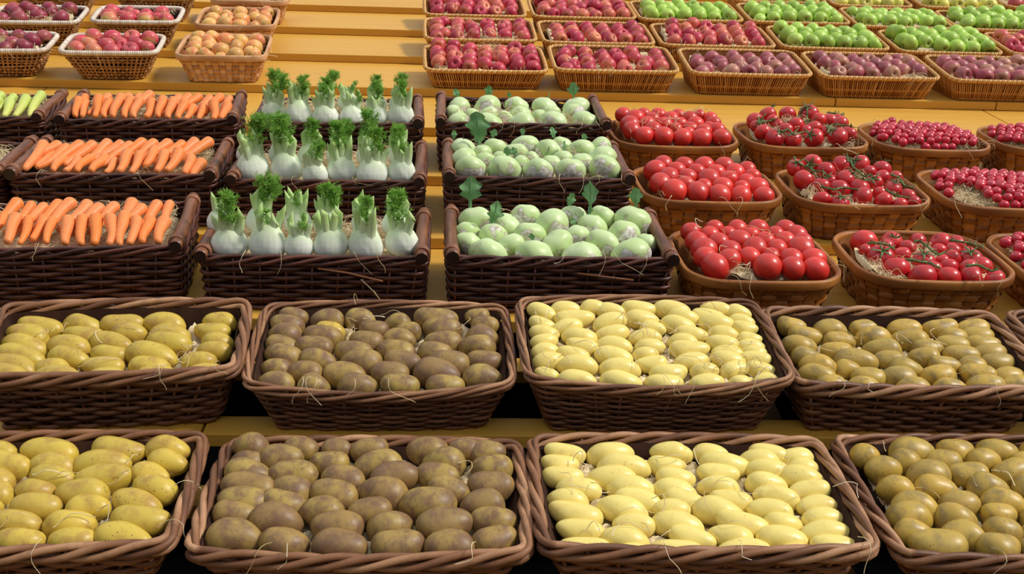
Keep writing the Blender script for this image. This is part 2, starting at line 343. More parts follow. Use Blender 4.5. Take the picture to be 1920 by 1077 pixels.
def build_basket(b):
    st = STY[b.style]; W, D = b.W - 2 * st['inset'], b.D - 2 * st['inset']; h, g = b.h, b.g
    sag = getattr(b, 'sag', 0.0)
    def ring(n, f, extra=0.0):
        p1, nn, L = outline(W, D, st['rc'], n, st['bx'], st['by'])
        p0, _, _ = outline(W - 2 * st['ts'], D - 2 * st['tf'], max(0.012, st['rc'] - 0.012), n, st['bx'] * 0.5, st['by'] * 0.5)
        f = np.broadcast_to(np.asarray(f, float), (n,))[:, None]
        p = p0 + (p1 - p0) * f
        H = h + g * (p1[:, 1] + D / 2) - sag * (1 - np.clip(2 * p1[:, 0] / W, -1, 1) ** 2) * (p1[:, 1] < 0)
        return np.column_stack([p, H * f[:, 0]]), nn, L
    def along(n, f, off, dz=0.0):
        P, nn, L = ring(n, f); P[:, :2] += nn * np.broadcast_to(np.asarray(off, float), (n,))[:, None]; P[:, 2] += dz; return P
    root = bpy.data.objects.new(b.name, None); C.objects.link(root); root.empty_display_size = 0.05
    place(root, b.pos, Matrix.Rotation(b.yaw, 3, 'Z')); tag(root, b.label, 'basket', b.group)
    L = ring(64, 1.0)[2]; R = random.Random(b.seed)
    wall, rim = Geo(), Geo()
    s = b.style
    if s in ('potato', 'fine', 'handled', 'cane'):
        mat, rmat = {'potato': ('willow', 'willow_rim'), 'fine': ('willow', 'willow_rim'), 'handled': ('dark_willow', 'dark_willow'), 'cane': ('cane', 'cane_rim')}[s]
        ns = int(round(L / st['stake'] / 2)) * 2; n = ns * 4; rows = int((h - 0.012) / st['pitch'])
        amp = {'potato': 0.0060, 'fine': 0.0050, 'handled': 0.0065, 'cane': 0.0045}[s]
        rr = {'potato': 0.0055, 'fine': 0.0045, 'handled': 0.0056, 'cane': 0.0046}[s]; rz = st['pitch'] * (0.36 if s == 'cane' else 0.50)
        ph = np.arange(n) / 4.0 * PI
        for j in range(rows):
            f = (j + 0.5) / rows * (1 - 0.010 / h)
            wob = np.interp(np.arange(n), np.linspace(0, n, 13), [R.gauss(0, 0.12) for _ in range(12)] + [0]) * st['pitch']
            P = along(n, f, amp * np.cos(ph + j * PI)); P[:, 2] += wob * min(1, j / 2)
            r0 = R.random()
            pr = np.clip(np.repeat(np.interp(np.arange(n), np.linspace(0, n, 9), [R.random() for _ in range(9)]), 6) * 0.7 + r0 * 0.3, 0, 1)
            V, F = tube(P, rr * R.uniform(0.9, 1.1), rz * R.uniform(0.9, 1.05), 6, True); wall.add(V, F, pr)
        for k in range(0, ns):                                    # upright stakes
            q = ring(ns, 0.0)[0][k]; q1 = ring(ns, 0.985)[0][k]
            V, F = tube([q, q1], 0.0042 if s != 'cane' else 0.0045, None, 6, False, (0.3, 1, 0.1)); wall.add(V, F, R.random())
        if s == 'cane':
            n = int(L / 0.01) * 4
            P = along(n, 1.0, 0.0); rad_ = 0.0115 + 0.0010 * np.cos(np.arange(n) / 4 * 2 * PI)
            V, F = tube(P, rad_, rad_, 8, True); rim.add(V, F, np.repeat(np.repeat([R.random() for _ in range(n // 4)], 4), 8))
        else:
            k_s, r_s, pit, ar, az = {'potato': (4, 0.0074, 0.34, 0.0088, 0.0130), 'fine': (4, 0.0056, 0.40, 0.0068, 0.0095), 'handled': (4, 0.0060, 0.36, 0.0065, 0.0130)}[s]
            turns = max(3, round(L / pit)); n = turns * 28
            for q in range(k_s):
                a = np.arange(n) / n * turns * 2 * PI + q * 2 * PI / k_s + 0.25 * np.sin(np.arange(n) / n * 2 * PI * 7 + q)
                P = along(n, 1.0, ar * np.cos(a)); P[:, 2] += az * np.sin(a) - az * 0.5
                pr = np.clip(np.repeat(np.interp(np.arange(n), np.linspace(0, n, 15), [R.random() for _ in range(15)]), 6), 0, 1)
                V, F = tube(P, r_s, r_s, 6, True); rim.add(V, F, pr)
    elif s in ('splint', 'chip'):
        mat = rmat = 'splint' if s == 'splint' else 'splint_pale'
        ns = int(round(L / st['stake'] / 2)) * 2; n = ns * 4; rows = max(4, int((h - 0.018) / st['pitch'])); amp = 0.0032
        ph = np.arange(n) / 4.0 * PI
        for j in range(rows):
            f = (j + 0.5) / rows * (1 - 0.02 / h)
            V, F = tube(along(n, f, amp * np.cos(ph + j * PI)), 0.0016, st['pitch'] * 0.485, 6, True)
            wall.add(V, F, np.clip(np.repeat(np.interp(np.arange(n), np.linspace(0, n, 14), [R.random() for _ in range(14)]), 6), 0, 1))
        zs = [(j + 0.5) / rows * (1 - 0.02 / h) for j in range(-1, rows + 1)]; zs[0] = 0.0; zs[-1] = 0.99
        rings = [along(ns, min(f, 1), -amp * np.cos(np.arange(ns) * PI + (j - 1) * PI)) for j, f in enumerate(zs)]
        nn = ring(ns, 1.0)[1]
        for k in range(ns):
            P = np.array([r[k] for r in rings]); V, F = tube(P, st['stake'] * 0.46, 0.0014, 6, False, (nn[k][0], nn[k][1], 0.02)); wall.add(V, F, R.random())
        n = 120
        for off, rr, hh, dz in ((0.0055, 0.0034, 0.0145, -0.008), (-0.0045, 0.0030, 0.012, -0.007), (0.0005, 0.0045, 0.0032, 0.004)):
            V, F = tube(along(n, 1.0, off, dz), rr, hh, 10, True); rim.add(V, F, np.clip(np.repeat(0.5 + 0.35 * np.sin(np.arange(n) * 0.21 + b.seed + off * 900), 10), 0, 1))
    else:
        mat, rmat = 'tan_rod', 'tan_rim'
        ns = int(round(L / st['stake'])); a0 = ring(ns, 0.0)[0]; a1 = ring(ns, 1.0)[0]; am = ring(ns, 0.5)[0]
        for k in range(ns):
            j = np.array([R.gauss(0, 0.0012), R.gauss(0, 0.0008), 0]); P = np.array([a0[k], am[k] + j, a1[k]])
            V, F = tube(P, 0.0034, None, 5, False, (0.3, 1, 0.1)); wall.add(V, F, R.random())
        for f in (0.05, 0.10, 0.36, 0.42, 0.9):
            n = ns * 2; ph = np.arange(n) * PI / 2 * 2 / 2
            V, F = tube(along(n, f, 0.0035 * np.cos(np.arange(n) * PI / 2 + f * 50)), 0.0022, 0.0026, 5, True); wall.add(V, F, 0.4 + f * 0.3)
        turns = int(L / 0.024); n = turns * 8
        for q in range(2):
            a = np.arange(n) / 8 * 2 * PI + q * PI
            P = along(n, 1.0, 0.0052 * np.cos(a)); P[:, 2] += 0.0052 * np.sin(a)
            V, F = tube(P, 0.0056, None, 6, True); rim.add(V, F, 0.35 + 0.5 * q)
    link('woven_wall', wall.mesh('woven_wall', MAT[mat]), root)
    link('rim', rim.mesh('rim', MAT[rmat]), root)
    n = 96; P0 = along(n, 0.02, -0.010); P1 = along(n, 0.95, -0.010)
    V = np.vstack([P0, P1, along(n, 0.02, -0.013), along(n, 0.95, -0.013)]); i = np.arange(n); i2 = (i + 1) % n
    F = np.vstack([np.stack([i, i2, i2 + n, i + n], 1), np.stack([i + 2 * n, i + 3 * n, i2 + 3 * n, i2 + 2 * n], 1)])
    base_c = np.array([[0, 0, P0[0, 2]]]); V = np.vstack([V, base_c]); 
    F = np.vstack([F, np.stack([i, np.full(n, 4 * n), np.full(n, 4 * n), i2], 1)[:0]])
    lin_me = make_mesh('lining', V, F, MAT['lining_tan' if s in ('tray', 'splint', 'chip') else 'lining'], None)
    link('lining', lin_me, root)  # added inner shell: keeps light from leaking through the weave, darkens its gaps
    q0 = along(48, 0.0, -0.002); q0[:, 2] = 0.004; q1 = q0.copy(); q1[:, 2] = 0.009
    me = bpy.data.meshes.new('basket_base'); nn_ = 48
    me.from_pydata(np.vstack([q0, q1]).tolist(), [], [list(range(nn_))[::-1], list(range(nn_, 2 * nn_))] + [[i, (i + 1) % nn_, (i + 1) % nn_ + nn_, i + nn_] for i in range(nn_)])
    me.materials.append(MAT[mat]); link('basket_base', me, root)
    if s == 'handled':
        Lp = D + 0.055; rp = 0.0185
        for sx in (-1, 1):
            ys = np.linspace(-Lp / 2, Lp / 2, 15); bend = 0.003 * np.sin(ys * 9 + b.seed)
            P = np.column_stack([bend, ys, np.zeros(15)])
            rr = rp * (1 + 0.05 * np.sin(ys * 23 + b.seed * 1.7)); V, F = tube(P, rr, None, 12, False)
            me = make_mesh('handle', V, F, None, None, True, [MAT['bamboo'], MAT['pole_end']], [0] * (14 * 12) + [1] * (len(F) - 14 * 12))
            for p in me.polygons:
                if p.material_index == 1: p.use_smooth = False
            hd = link('handle', me, root); hd.location = (sx * (W / 2 - 0.012), 0, h + 0.012)
            for sy in (-1, 1):
                gb = Geo(); yc = sy * (Lp / 2 - 0.042)
                for t in (-0.007, 0.0, 0.007):
                    a = np.linspace(0, 2 * PI, 20, endpoint=False)
                    V, F = tube(np.column_stack([np.cos(a) * (rp + 0.0015), np.full(20, yc + t), np.sin(a) * (rp + 0.0015)]), 0.0036, None, 6, True, (0, 1, 0)); gb.add(V, F, 0.5)
                for dx in (-1, 1):
                    V, F = tube([(dx * (rp + 0.001), yc, 0), (dx * rp * 0.8, yc, -0.028)], 0.004, None, 6, False, (0, 1, 0)); gb.add(V, F, 0.5)
                link('binding', gb.mesh('binding', MAT['binding']), hd)
    b.root = root
    return root

def basket_from_px(bid, name, style, k, FL, FR, by, label, group, g=0.0, sag=0.0, vbase=0.035, W=None, D=None, yawk=0.5, yaw=None):
    """Rim seen in the photograph: front left / front right corner and the height of the back rim, in the picture's pixels. The base stands on step k."""
    st = STY[style]; b = Basket(); b.id, b.name, b.style, b.label, b.group, b.g, b.sag = bid, name, style, label, group, g, sag
    mx, my = (FL[0] + FR[0]) / 2, (FL[1] + FR[1]) / 2
    vf = vk(k) + vbase - st['tf'] + st['inset']
    Pm = hit_v(mx, my, vf); b.h = Pm[2] - wk(k)
    A = hit_plane(FL[0], FL[1], Pm[2]); B = hit_plane(FR[0], FR[1], Pm[2])
    b.W = W or (B[0] - A[0]); b.yaw = max(-0.05, min(0.05, math.atan2(B[1] - A[1], B[0] - A[0]) * yawk)) if yaw is None else yaw
    if by is None: by = my
    Pb = hit_plane(mx + (860 - mx) * (my - by) / (my + 490), by, Pm[2], g, vf); b.D = D or (Pb[1] - vf)
    uc = (A[0] + B[0]) / 2
    cdir = np.array([-math.sin(b.yaw), math.cos(b.yaw), 0])
    b.front = np.array([uc, vf, wk(k)]); b.pos = b.front + cdir * b.D / 2 + np.array([0, 0, 0.0015]); b.k = k
    b.rim = wk(k) + b.h; b.vf = vf; b.seed = sum(map(ord, bid)) % 97; b.items = []
    return b
def unproj(b, px, py, c, gi=0.0):
    return hit_plane(px, py, b.rim + c, b.g + gi, b.vf)
def fit_plane(b, pts, mf, mb):
    """The goods' own plane: the nearest of them lie mf behind the front rim, the farthest mb before the back rim."""
    if len(pts) < 4: return b.plane
    pts = sorted(pts, key=lambda p: -p[1]); n = max(2, int(len(pts) * 0.16))
    f, k = np.mean(pts[:n], 0), np.mean(pts[-n:], 0)
    vF, vB = b.vf + mf, b.vf + b.D - mb
    wF = hit_v(f[0], f[1], vF)[2]; wB = hit_v(k[0], k[1], vB)[2]
    cF = max(-0.045, min(0.04, wF - b.rim - b.g * mf)); cB = max(-0.07, min(0.07, wB - b.rim - b.g * (b.D - mb)))
    wF, wB = b.rim + b.g * mf + cF, b.rim + b.g * (b.D - mb) + cB
    B = (wB - wF) / (vB - vF); b.plane = (wF - B * mf, B); return b.plane
def on_plane(b, px, py, dw=0.0): return hit_plane(px, py, b.plane[0] + dw, b.plane[1], b.vf)
def to_basket(b, P):
    d = P - b.pos; c, s = math.cos(b.yaw), math.sin(b.yaw)
    return np.array([c * d[0] + s * d[1], -s * d[0] + c * d[1], d[2]])
def from_basket(b, q):
    c, s = math.cos(b.yaw), math.sin(b.yaw)
    return b.pos + np.array([c * q[0] - s * q[1], s * q[0] + c * q[1], q[2]])
def relax(b, items, overlap=0.90, it=40, cap=0.016, wallgap=0.030, zf=0.45):
    """items: dicts with P (stand frame), r = (ru, rv, rw). Pushes neighbours apart so that they touch instead of cutting into each other."""
    if not items: return
    Q = np.array([to_basket(b, i['P']) for i in items]); Q0 = Q.copy(); r = np.array([i['r'] for i in items])
    hw, hd = b.W / 2 - wallgap, b.D / 2 - wallgap
    for _ in range(it):
        d = Q[:, None, :] - Q[None, :, :]; rs = (r[:, None, :] + r[None, :, :]) * overlap
        e = np.sqrt(((d / rs) ** 2).sum(-1)); np.fill_diagonal(e, 9)
        push = np.clip(1 - e, 0, 0.5); 
        dirv = d / (e[..., None] + 1e-6) ; dirv[..., 2] *= zf
        Q = Q + (dirv * push[..., None] * 0.35).sum(1)
        dl = Q - Q0; dn = np.linalg.norm(dl, axis=1, keepdims=True); Q = Q0 + dl * np.minimum(1, cap / (dn + 1e-9))
        Q[:, 0] = np.clip(Q[:, 0], -hw + r[:, 0] * 0.97, hw - r[:, 0] * 0.97); Q[:, 1] = np.clip(Q[:, 1], -hd + r[:, 1] * 0.97, hd - r[:, 1] * 0.97)
    for i, q in zip(items, Q): i['P'] = from_basket(b, q)

STRAW_N = [0]
def strands(S, n, rs, L=(0.03, 0.12), curl=1.0):
    """S curly strands of n points each, starting at the origin, lying mostly flat."""
    th = rs.uniform(0, 2 * PI, S); k = rs.normal(0, 26 * curl, S); k2 = rs.normal(0, 300 * curl, S); Ls = rs.uniform(*L, S); ds = Ls / (n - 1)
    t = np.arange(n)[None, :] * ds[:, None]
    ang = th[:, None] + k[:, None] * t + k2[:, None] * t * t
    dx = np.cos(ang) * ds[:, None]; dy = np.sin(ang) * ds[:, None]
    lift = rs.uniform(0.0, 0.022, S)[:, None] * np.sin(np.linspace(0, PI, n))[None, :] ** 2
    X = np.cumsum(dx, 1) - dx; Y = np.cumsum(dy, 1) - dy
    return np.stack([X - X.mean(1, keepdims=True), Y - Y.mean(1, keepdims=True), lift + rs.normal(0, 0.002, (S, 1))], -1)
def straw_geo(P, rad, geo, rs):
    S, n, _ = P.shape
    T = np.gradient(P, axis=1); T /= np.linalg.norm(T, axis=2, keepdims=True) + 1e-9
    ref = rs.normal(0, 1, (S, 1, 3)); A = np.cross(T, ref); A /= np.linalg.norm(A, axis=2, keepdims=True) + 1e-9; B = np.cross(T, A)
    a = np.arange(3) * 2 * PI / 3
    V = P[:, :, None, :] + rad[:, None, None, None] * (A[:, :, None, :] * np.cos(a)[None, None, :, None] + B[:, :, None, :] * np.sin(a)[None, None, :, None])
    V = V.reshape(-1, 3); i = np.arange(n - 1)[:, None]; j = np.arange(3)[None, :]; j2 = (j + 1) % 3
    f = np.stack([i * 3 + j, i * 3 + j2, (i + 1) * 3 + j2, (i + 1) * 3 + j], -1).reshape(-1, 4)
    F = (f[None] + (np.arange(S) * n * 3)[:, None, None]).reshape(-1, 4)
    geo.add(V, F, np.repeat(rs.uniform(0, 1, S), n * 3))
def straw_in(b, drop, label, count=700, drape=8, slope=0.0, rim_tufts=12, lift=0.0):
    """Wood wool in basket b: a lumpy bed under the goods, loose curls in the gaps, a few strands hanging over the rim."""
    rs = np.random.default_rng(b.seed + 11); geo = Geo(); st = STY[b.style]
    w, d = b.W / 2 - (0.042 if b.style == 'handled' else 0.030) - st['inset'] - st['ts'] * 0.3, b.D / 2 - 0.030 - st['inset'] - st['tf'] * 0.3
    pl = getattr(b, 'plane', None)
    def top(x, y): return (pl[0] - wk(b.k) + pl[1] * (y + b.D / 2) - drop) if pl else b.h + b.g * (y + b.D / 2) - drop
    nx, ny = 96, 70
    tt = np.linspace(-1, 1, nx); uu = np.linspace(-1, 1, ny); X, Y = np.meshgrid(tt, uu)
    rcx = 0.75 if b.style == 'splint' else 0.9                   # squircle so that it fits the rounded corners
    k = 1 / np.maximum(1, (np.abs(X) ** 8 + np.abs(Y) ** 8) ** (1 / 8) if b.style != 'splint' else (np.abs(X) ** 4 + np.abs(Y) ** 4) ** (1 / 4))
    X, Y = X * k * w, Y * k * d
    edge = np.maximum(np.abs(X) / w, np.abs(Y) / d); mid = drop - {'handled': 0.022, 'potato': 0.022, 'fine': 0.022}.get(b.style, 0.026)
    Z = top(X, Y) + drop - 0.010 + rs.normal(0, 0.0032, X.shape) + 0.004 * np.sin(X * 70 + b.seed) * np.sin(Y * 80)
    H_ = b.h + b.g * (Y + b.D / 2) - {'tray': 0.008, 'splint': 0.012, 'chip': 0.010, 'cane': 0.010, 'potato': 0.026, 'fine': 0.024, 'handled': 0.040}[b.style]
    ew = np.clip((edge - 0.80) / 0.18, 0, 1); Z = np.where(H_ > Z, Z + (H_ - Z) * ew, Z); Z = np.minimum(Z, H_ + 0.016)
    Z -= np.clip((edge - 0.985) / 0.015, 0, 1) * 0.02
    for it in b.items:                                            # hollows under the goods
        q = to_basket(b, it['P']); r = np.asarray(it['r']) * 1.12 + 0.002
        e2 = ((X - q[0]) / r[0]) ** 2 + ((Y - q[1]) / r[1]) ** 2
        Z = np.where(e2 < 1.3, np.minimum(Z, q[2] - r[2] * np.sqrt(np.clip(1 - e2, 0, 1)) - 0.002), Z)
    V = np.stack([X, Y, Z], -1).reshape(-1, 3); i = np.arange(ny - 1)[:, None]; j = np.arange(nx - 1)[None, :]
    F = np.stack([i * nx + j, i * nx + j + 1, (i + 1) * nx + j + 1, (i + 1) * nx + j], -1).reshape(-1, 4); geo.add(V, F, rs.uniform(0.1, 1.0, len(V)))
    Qc = np.array([to_basket(b, it['P']) for it in b.items]) if b.items else np.zeros((0, 3)); Rr = np.array([it['r'] for it in b.items]) if b.items else np.zeros((0, 3))
    n = 12
    def keep(P):
        if not len(Qc): return np.ones(len(P), bool)
        ok = np.ones(len(P), bool)
        for q, r in zip(Qc, Rr):
            e = (((P - q) / (r * 1.10 + 0.0012)) ** 2).sum(-1); ok &= (e > 1).all(1)
        return ok
    P = strands(count * 5, n, rs, (0.03, 0.10)); P[:, :, 0] += rs.uniform(-w, w, (len(P), 1)); P[:, :, 1] += rs.uniform(-d, d, (len(P), 1))
    P[:, :, 2] += top(P[:, :, 0], P[:, :, 1]) + drop - 0.012 + rs.uniform(0, 0.030 + lift, (len(P), 1)) * (rs.random((len(P), 1)) ** 2)
    ins = (np.abs(P[:, :, 0]) < w + 0.004).all(1) & (np.abs(P[:, :, 1]) < d + 0.004).all(1)
    P = P[ins]; P = P[keep(P)][:count]
    straw_geo(P, rs.uniform(0.0006, 0.0012, len(P)), geo, rs)
    P = strands(count * 4, 9, rs, (0.015, 0.05), 1.8); P[:, :, 2] *= 0.35                  # short curls lying on the bed wherever it shows
    ii = rs.integers(3, ny - 3, len(P)); jj = rs.integers(3, nx - 3, len(P)); P += np.stack([X[ii, jj], Y[ii, jj], Z[ii, jj] + 0.002], -1)[:, None, :]
    ins = (np.abs(P[:, :, 0]) < w).all(1) & (np.abs(P[:, :, 1]) < d).all(1); P = P[ins]; P = P[keep(P)][:count]
    straw_geo(P, rs.uniform(0.0005, 0.0009, len(P)), geo, rs)
    Qs = []
    per, nn, L = outline(b.W - 2 * st['inset'], b.D - 2 * st['inset'], st['rc'], 200, st['bx'], st['by'])
    for _ in range(drape):                                        # strands over the front and side rims
        i = rs.integers(8, 60) if rs.random() < 0.8 or b.style == 'handled' else rs.integers(0, 200); p, m = per[i], nn[i]
        H = b.h + b.g * (p[1] + b.D / 2); tg = np.array([-m[1], m[0]])
        t = np.linspace(0, 1, n); ln = rs.uniform(0.012, 0.055); sw = rs.normal(0, 0.035)
        out = -0.028 + 0.05 * np.minimum(1, t * 2.2); z = H + 0.014 * np.sin(np.minimum(1, t * 1.9) * PI * 0.9) + 0.008 - np.clip(t - 0.42, 0, 1) / 0.58 * ln
        xy = p[None] + m[None] * out[:, None] + tg[None] * (sw * t ** 2 + 0.006 * np.sin(t * rs.uniform(4, 9) + sw * 90))[:, None]
        Qs.append(np.column_stack([xy, z]))
    for _ in range(rim_tufts):                                    # loops standing up inside the rim
        i = rs.integers(0, 200); p, m = per[i], nn[i]; tg = np.array([-m[1], m[0]])
        c0 = p - m * rs.uniform(0.045, 0.06); H = b.h + b.g * (p[1] + b.D / 2)
        Sx = strands(26, n, rs, (0.03, 0.075), 1.5); Sx[:, :, 2] *= 1.3
        cen = np.array([c0[0], c0[1], min(H - 0.004, top(c0[0], c0[1]) + 0.045)])
        Sx += cen + np.stack([rs.normal(0, 0.013, 26), rs.normal(0, 0.010, 26), rs.uniform(-0.016, 0.008, 26)], -1)[:, None, :]
        okx = (np.abs(Sx[:, :, 0]) < b.W / 2 - (0.046 if b.style == 'handled' else 0.030) - st['inset']).all(1) & (np.abs(Sx[:, :, 1]) < b.D / 2 - 0.028 - st['inset']).all(1)
        Qs += list(Sx[okx])
    if Qs:
        P = np.array(Qs); ok = keep(P); P = P[ok]
        if len(P): straw_geo(P, rs.uniform(0.0006, 0.0010, len(P)), geo, rs)
    o = link('wood_wool', geo.mesh('wood_wool', MAT['straw'])); place(o, b.pos, Matrix.Rotation(b.yaw, 3, 'Z'))
    tag(o, label, 'packing straw', None, 'stuff')
# ------------------------------------------------------------------ produce prototypes
def ball(nu=24, nv=16):
    th = np.linspace(0.02, PI - 0.02, nv); return lathe(np.column_stack([np.sin(th), -np.cos(th)]), nu)
def potato_mesh(name, mat, aspect, lump, seed):
    rs = np.random.default_rng(seed); V, F = ball(26, 18); V = V[:, [2, 0, 1]]
    x, y, z = V.T.copy(); p = rs.uniform(0, 6.3, 8)
    e = rs.uniform(0.78, 0.92); x = np.sign(x) * np.abs(x) ** e
    taper = 1 + rs.uniform(-0.20, 0.20) * x
    rr = 1 + lump * (0.6 * np.sin(2.3 * x + p[0]) + 0.5 * np.sin(3.1 * x + 2 * np.arctan2(y, z) + p[1]) + 0.35 * np.sin(4.5 * x - 1.0 * np.arctan2(z, y) + p[2]) + 0.4 * np.cos(2 * np.arctan2(y, z) + p[3]))
    y, z = y * rr * taper, z * rr * taper
    z = z + rs.uniform(-0.26, 0.26) * (x ** 2 - 0.4) ; y = y + rs.uniform(-0.18, 0.18) * x ** 2
    L = 0.05; T = L / aspect
    return make_mesh(name, np.column_stack([x * L, y * T, z * T]), F, mat)
def tomato_mesh(name, mat, seed, ob=0.90):
    rs = np.random.default_rng(seed); th = np.linspace(0.03, PI - 0.03, 18)
    r = np.sin(th) ** 0.96; z = -np.cos(th) * ob
    z = np.where(th > 2.4, z - 0.20 * ((th - 2.4) / 0.74) ** 2, z)
    V, F = lathe(np.column_stack([r, z]), 24); a = np.arctan2(V[:, 1], V[:, 0])
    k = 1 + 0.025 * np.cos(5 * a + rs.uniform(0, 6)) * np.clip(V[:, 2] + 0.3, 0, 1) + 0.03 * np.cos(2 * a + rs.uniform(0, 6))
    V[:, :2] *= k[:, None]
    return make_mesh(name, V * 0.034, F, mat)
def apple_mesh(name, mat, seed):
    rs = np.random.default_rng(seed); th = np.linspace(0.04, PI - 0.04, 20)
    r = np.sin(th) ** 0.9 * (1 + 0.06 * np.cos(th - 2.3)); z = -np.cos(th) * 0.93
    z = np.where(th > 2.45, z - 0.42 * (np.clip(th - 2.45, 0, 1) / 0.69) ** 1.8, z); z = np.where(th < 0.62, z + 0.30 * (np.clip(0.62 - th, 0, 1) / 0.62) ** 1.6, z)
    V, F = lathe(np.column_stack([r, z]), 22); a = np.arctan2(V[:, 1], V[:, 0])
    V[:, :2] *= (1 + 0.03 * np.cos(5 * a + rs.uniform(0, 6)) * np.clip(-V[:, 2], 0, 1) + 0.025 * np.cos(2 * a + rs.uniform(0, 6)))[:, None]
    V *= 0.038; mi = [0] * len(F)
    V2, F2 = lathe([(0.0005, -0.0275), (0.0045, -0.0262), (0.0040, -0.0225), (0.0005, -0.0228)], 8)
    V3, F3 = tube([(0, 0, 0.020), (0.001, 0, 0.030), (0.004, 0.001, 0.041)], 0.0013, None, 5)
    VV = np.vstack([V, V2, V3]); FF = np.vstack([F, F2 + len(V), F3 + len(V) + len(V2)])
    return make_mesh(name, VV, FF, None, None, True, [mat, MAT['calyx']], mi + [1] * (len(F2) + len(F3)))
def kohl_mesh(name, seed):
    rs = np.random.default_rng(seed); th = np.linspace(0.03, PI - 0.03, 20)
    r = np.sin(th) ** 0.9; z = -np.cos(th) * 0.80
    V, F = lathe(np.column_stack([r, z]), 28); a = np.arctan2(V[:, 1], V[:, 0]); p = rs.uniform(0, 6, 4)
    k = 1 + 0.03 * np.cos(3 * a + p[0]) + 0.02 * np.cos(5 * a + p[1] + 2 * V[:, 2]) + 0.025 * np.sin(4 * V[:, 2] + p[2] + a); V *= k[:, None]
    return make_mesh(name, V * 0.05, F, MAT['kohl'])
def carrot_mesh(name, mat, seed, blunt=0.45, L=0.18, R=0.018):
    rs = np.random.default_rng(seed); n = 30; t = np.linspace(0, 1, n)
    r = R * (blunt + (1 - blunt) * t ** 0.75); r *= np.clip(np.sqrt(1 - np.clip((0.06 - t) / 0.062, 0, 1) ** 2), 0.06, 1); r *= np.clip(np.sqrt(1 - np.clip((t - 0.90) / 0.102, 0, 1) ** 2), 0.10, 1)
    r *= 1 + 0.018 * np.sin(t * 61 + rs.uniform(0, 6)) * np.sin(t * 23) + 0.04 * np.sin(t * 7 + rs.uniform(0, 6))
    bx, by = rs.uniform(-0.009, 0.009), rs.uniform(-0.004, 0.004); w = np.sin(t * PI)
    s = rs.uniform(-0.004, 0.004)
    P = np.column_stack([bx * w + s * np.sin(t * 2 * PI), by * w, t * L]); V, F = tube(P, r, None, 16, False, (0, 1, 0))
    return make_mesh(name, V, F, mat)
def crown_mesh():
    g = Geo(); V, F = lathe([(0.0065, -0.004), (0.006, 0.002), (0.004, 0.0035), (0.0002, 0.0036)], 10); g.add(V, F)
    for k in range(5):
        a = k * 1.257; V, F = tube([(0.003 * math.cos(a), 0.003 * math.sin(a), 0.002), (0.005 * math.cos(a), 0.005 * math.sin(a), 0.007 + 0.002 * (k % 3))], 0.0012, None, 4); g.add(V, F)
    return g.mesh('crown', MAT['crown'])
def leaf_mesh(name, seed, L=0.07):
    rs = np.random.default_rng(seed); n = 15; t = np.linspace(0, 1, n)
    prof = np.where(t < 0.3, 0.05 + 0.02 * t, np.sin(np.clip((t - 0.28) / 0.72, 0, 1) ** 0.8 * PI) ** 0.75 * 0.28 + 0.03)
    lob = 1 + 0.24 * np.sin(t * 22 + rs.uniform(0, 6)); prof = prof * np.where(t > 0.3, lob, 1)
    prof[-1] = 0.02
    prof[2:5] += np.array([0.02, 0.12, 0.06]) * (rs.random() > 0.3)
    bend = rs.uniform(-0.25, 0.25); V = []
    for i in range(n):
        for s in (-1, -0.5, 0, 0.5, 1):
            V.append((s * prof[i] * L + bend * L * t[i] ** 2, -0.12 * L * t[i] ** 2 + abs(s) * prof[i] * L * 0.35 * math.sin(t[i] * 9 + s), t[i] * L))
    F = [(i * 5 + j, i * 5 + j + 1, i * 5 + j + 6, i * 5 + j + 5) for i in range(n - 1) for j in range(4)]
    V = np.array(V); V2 = V + np.array([0, 0.0009, 0]); nn = len(V); F = np.array(F)
    g = Geo(); g.add(V, F[:, ::-1]); g.add(V2, F)
    rim_f = []
    for i in range(n - 1): rim_f += [(i * 5, (i + 1) * 5, (i + 1) * 5 + nn, i * 5 + nn), (i * 5 + 4, i * 5 + 4 + nn, (i + 1) * 5 + 4 + nn, (i + 1) * 5 + 4)]
    g.F.append(np.array(rim_f))
    V, F = tube([(bend * L * q * q, -0.12 * L * q * q - 0.0006, q * L) for q in np.linspace(0, 0.95, 8)], np.linspace(0.0022, 0.0006, 8), None, 6); g.add(V, F)
    return g.mesh(name, MAT['leaf'])
def frond_mesh(name, seed, H=0.10, Wd=0.030, dens=1.0):
    rs = np.random.default_rng(seed); segs, rad_ = [], []
    lean = rs.normal(0, 0.10, 2)
    def stem(q): return np.array([lean[0] * q * H + 0.004 * math.sin(q * 5 + seed), lean[1] * q * H, q * H])
    g = Geo(); V, F = tube([stem(q) for q in np.linspace(0, 1, 8)], np.linspace(0.0020, 0.0006, 8), None, 5); g.add(V, F)
    for i in range(int(34 * dens)):
        q = rs.uniform(0.16, 1.0); a = rs.uniform(0, 2 * PI); ln = Wd * (0.6 + 0.6 * math.sin(min(1, q * 1.1) * PI)) * rs.uniform(0.6, 1.15)
        d = nrm(np.array([math.cos(a), math.sin(a) * 0.8, rs.uniform(0.5, 1.5)])); b0 = stem(q)
        V, F = tube([b0, b0 + d * ln * 0.5, b0 + d * ln + np.array([0, 0, ln * 0.1])], [0.0010, 0.0007, 0.0004], None, 4); g.add(V, F)
        for j in range(int(11 * dens)):
            c = b0 + d * ln * rs.uniform(0.2, 1.0); e = nrm(d + rs.normal(0, 0.75, 3)); l2 = rs.uniform(0.008, 0.019)
            for _ in range(3):
                e2 = nrm(e + rs.normal(0, 0.55, 3)); s0 = c + e * l2 * rs.uniform(0, 0.6); segs.append((s0, s0 + e2 * l2 * rs.uniform(0.6, 1.0)))
            segs.append((c, c + e * l2))
    S = np.array(segs); straw_geo(S, np.full(len(S), 0.00062), g, rs)
    return g.mesh(name, MAT['frond'])
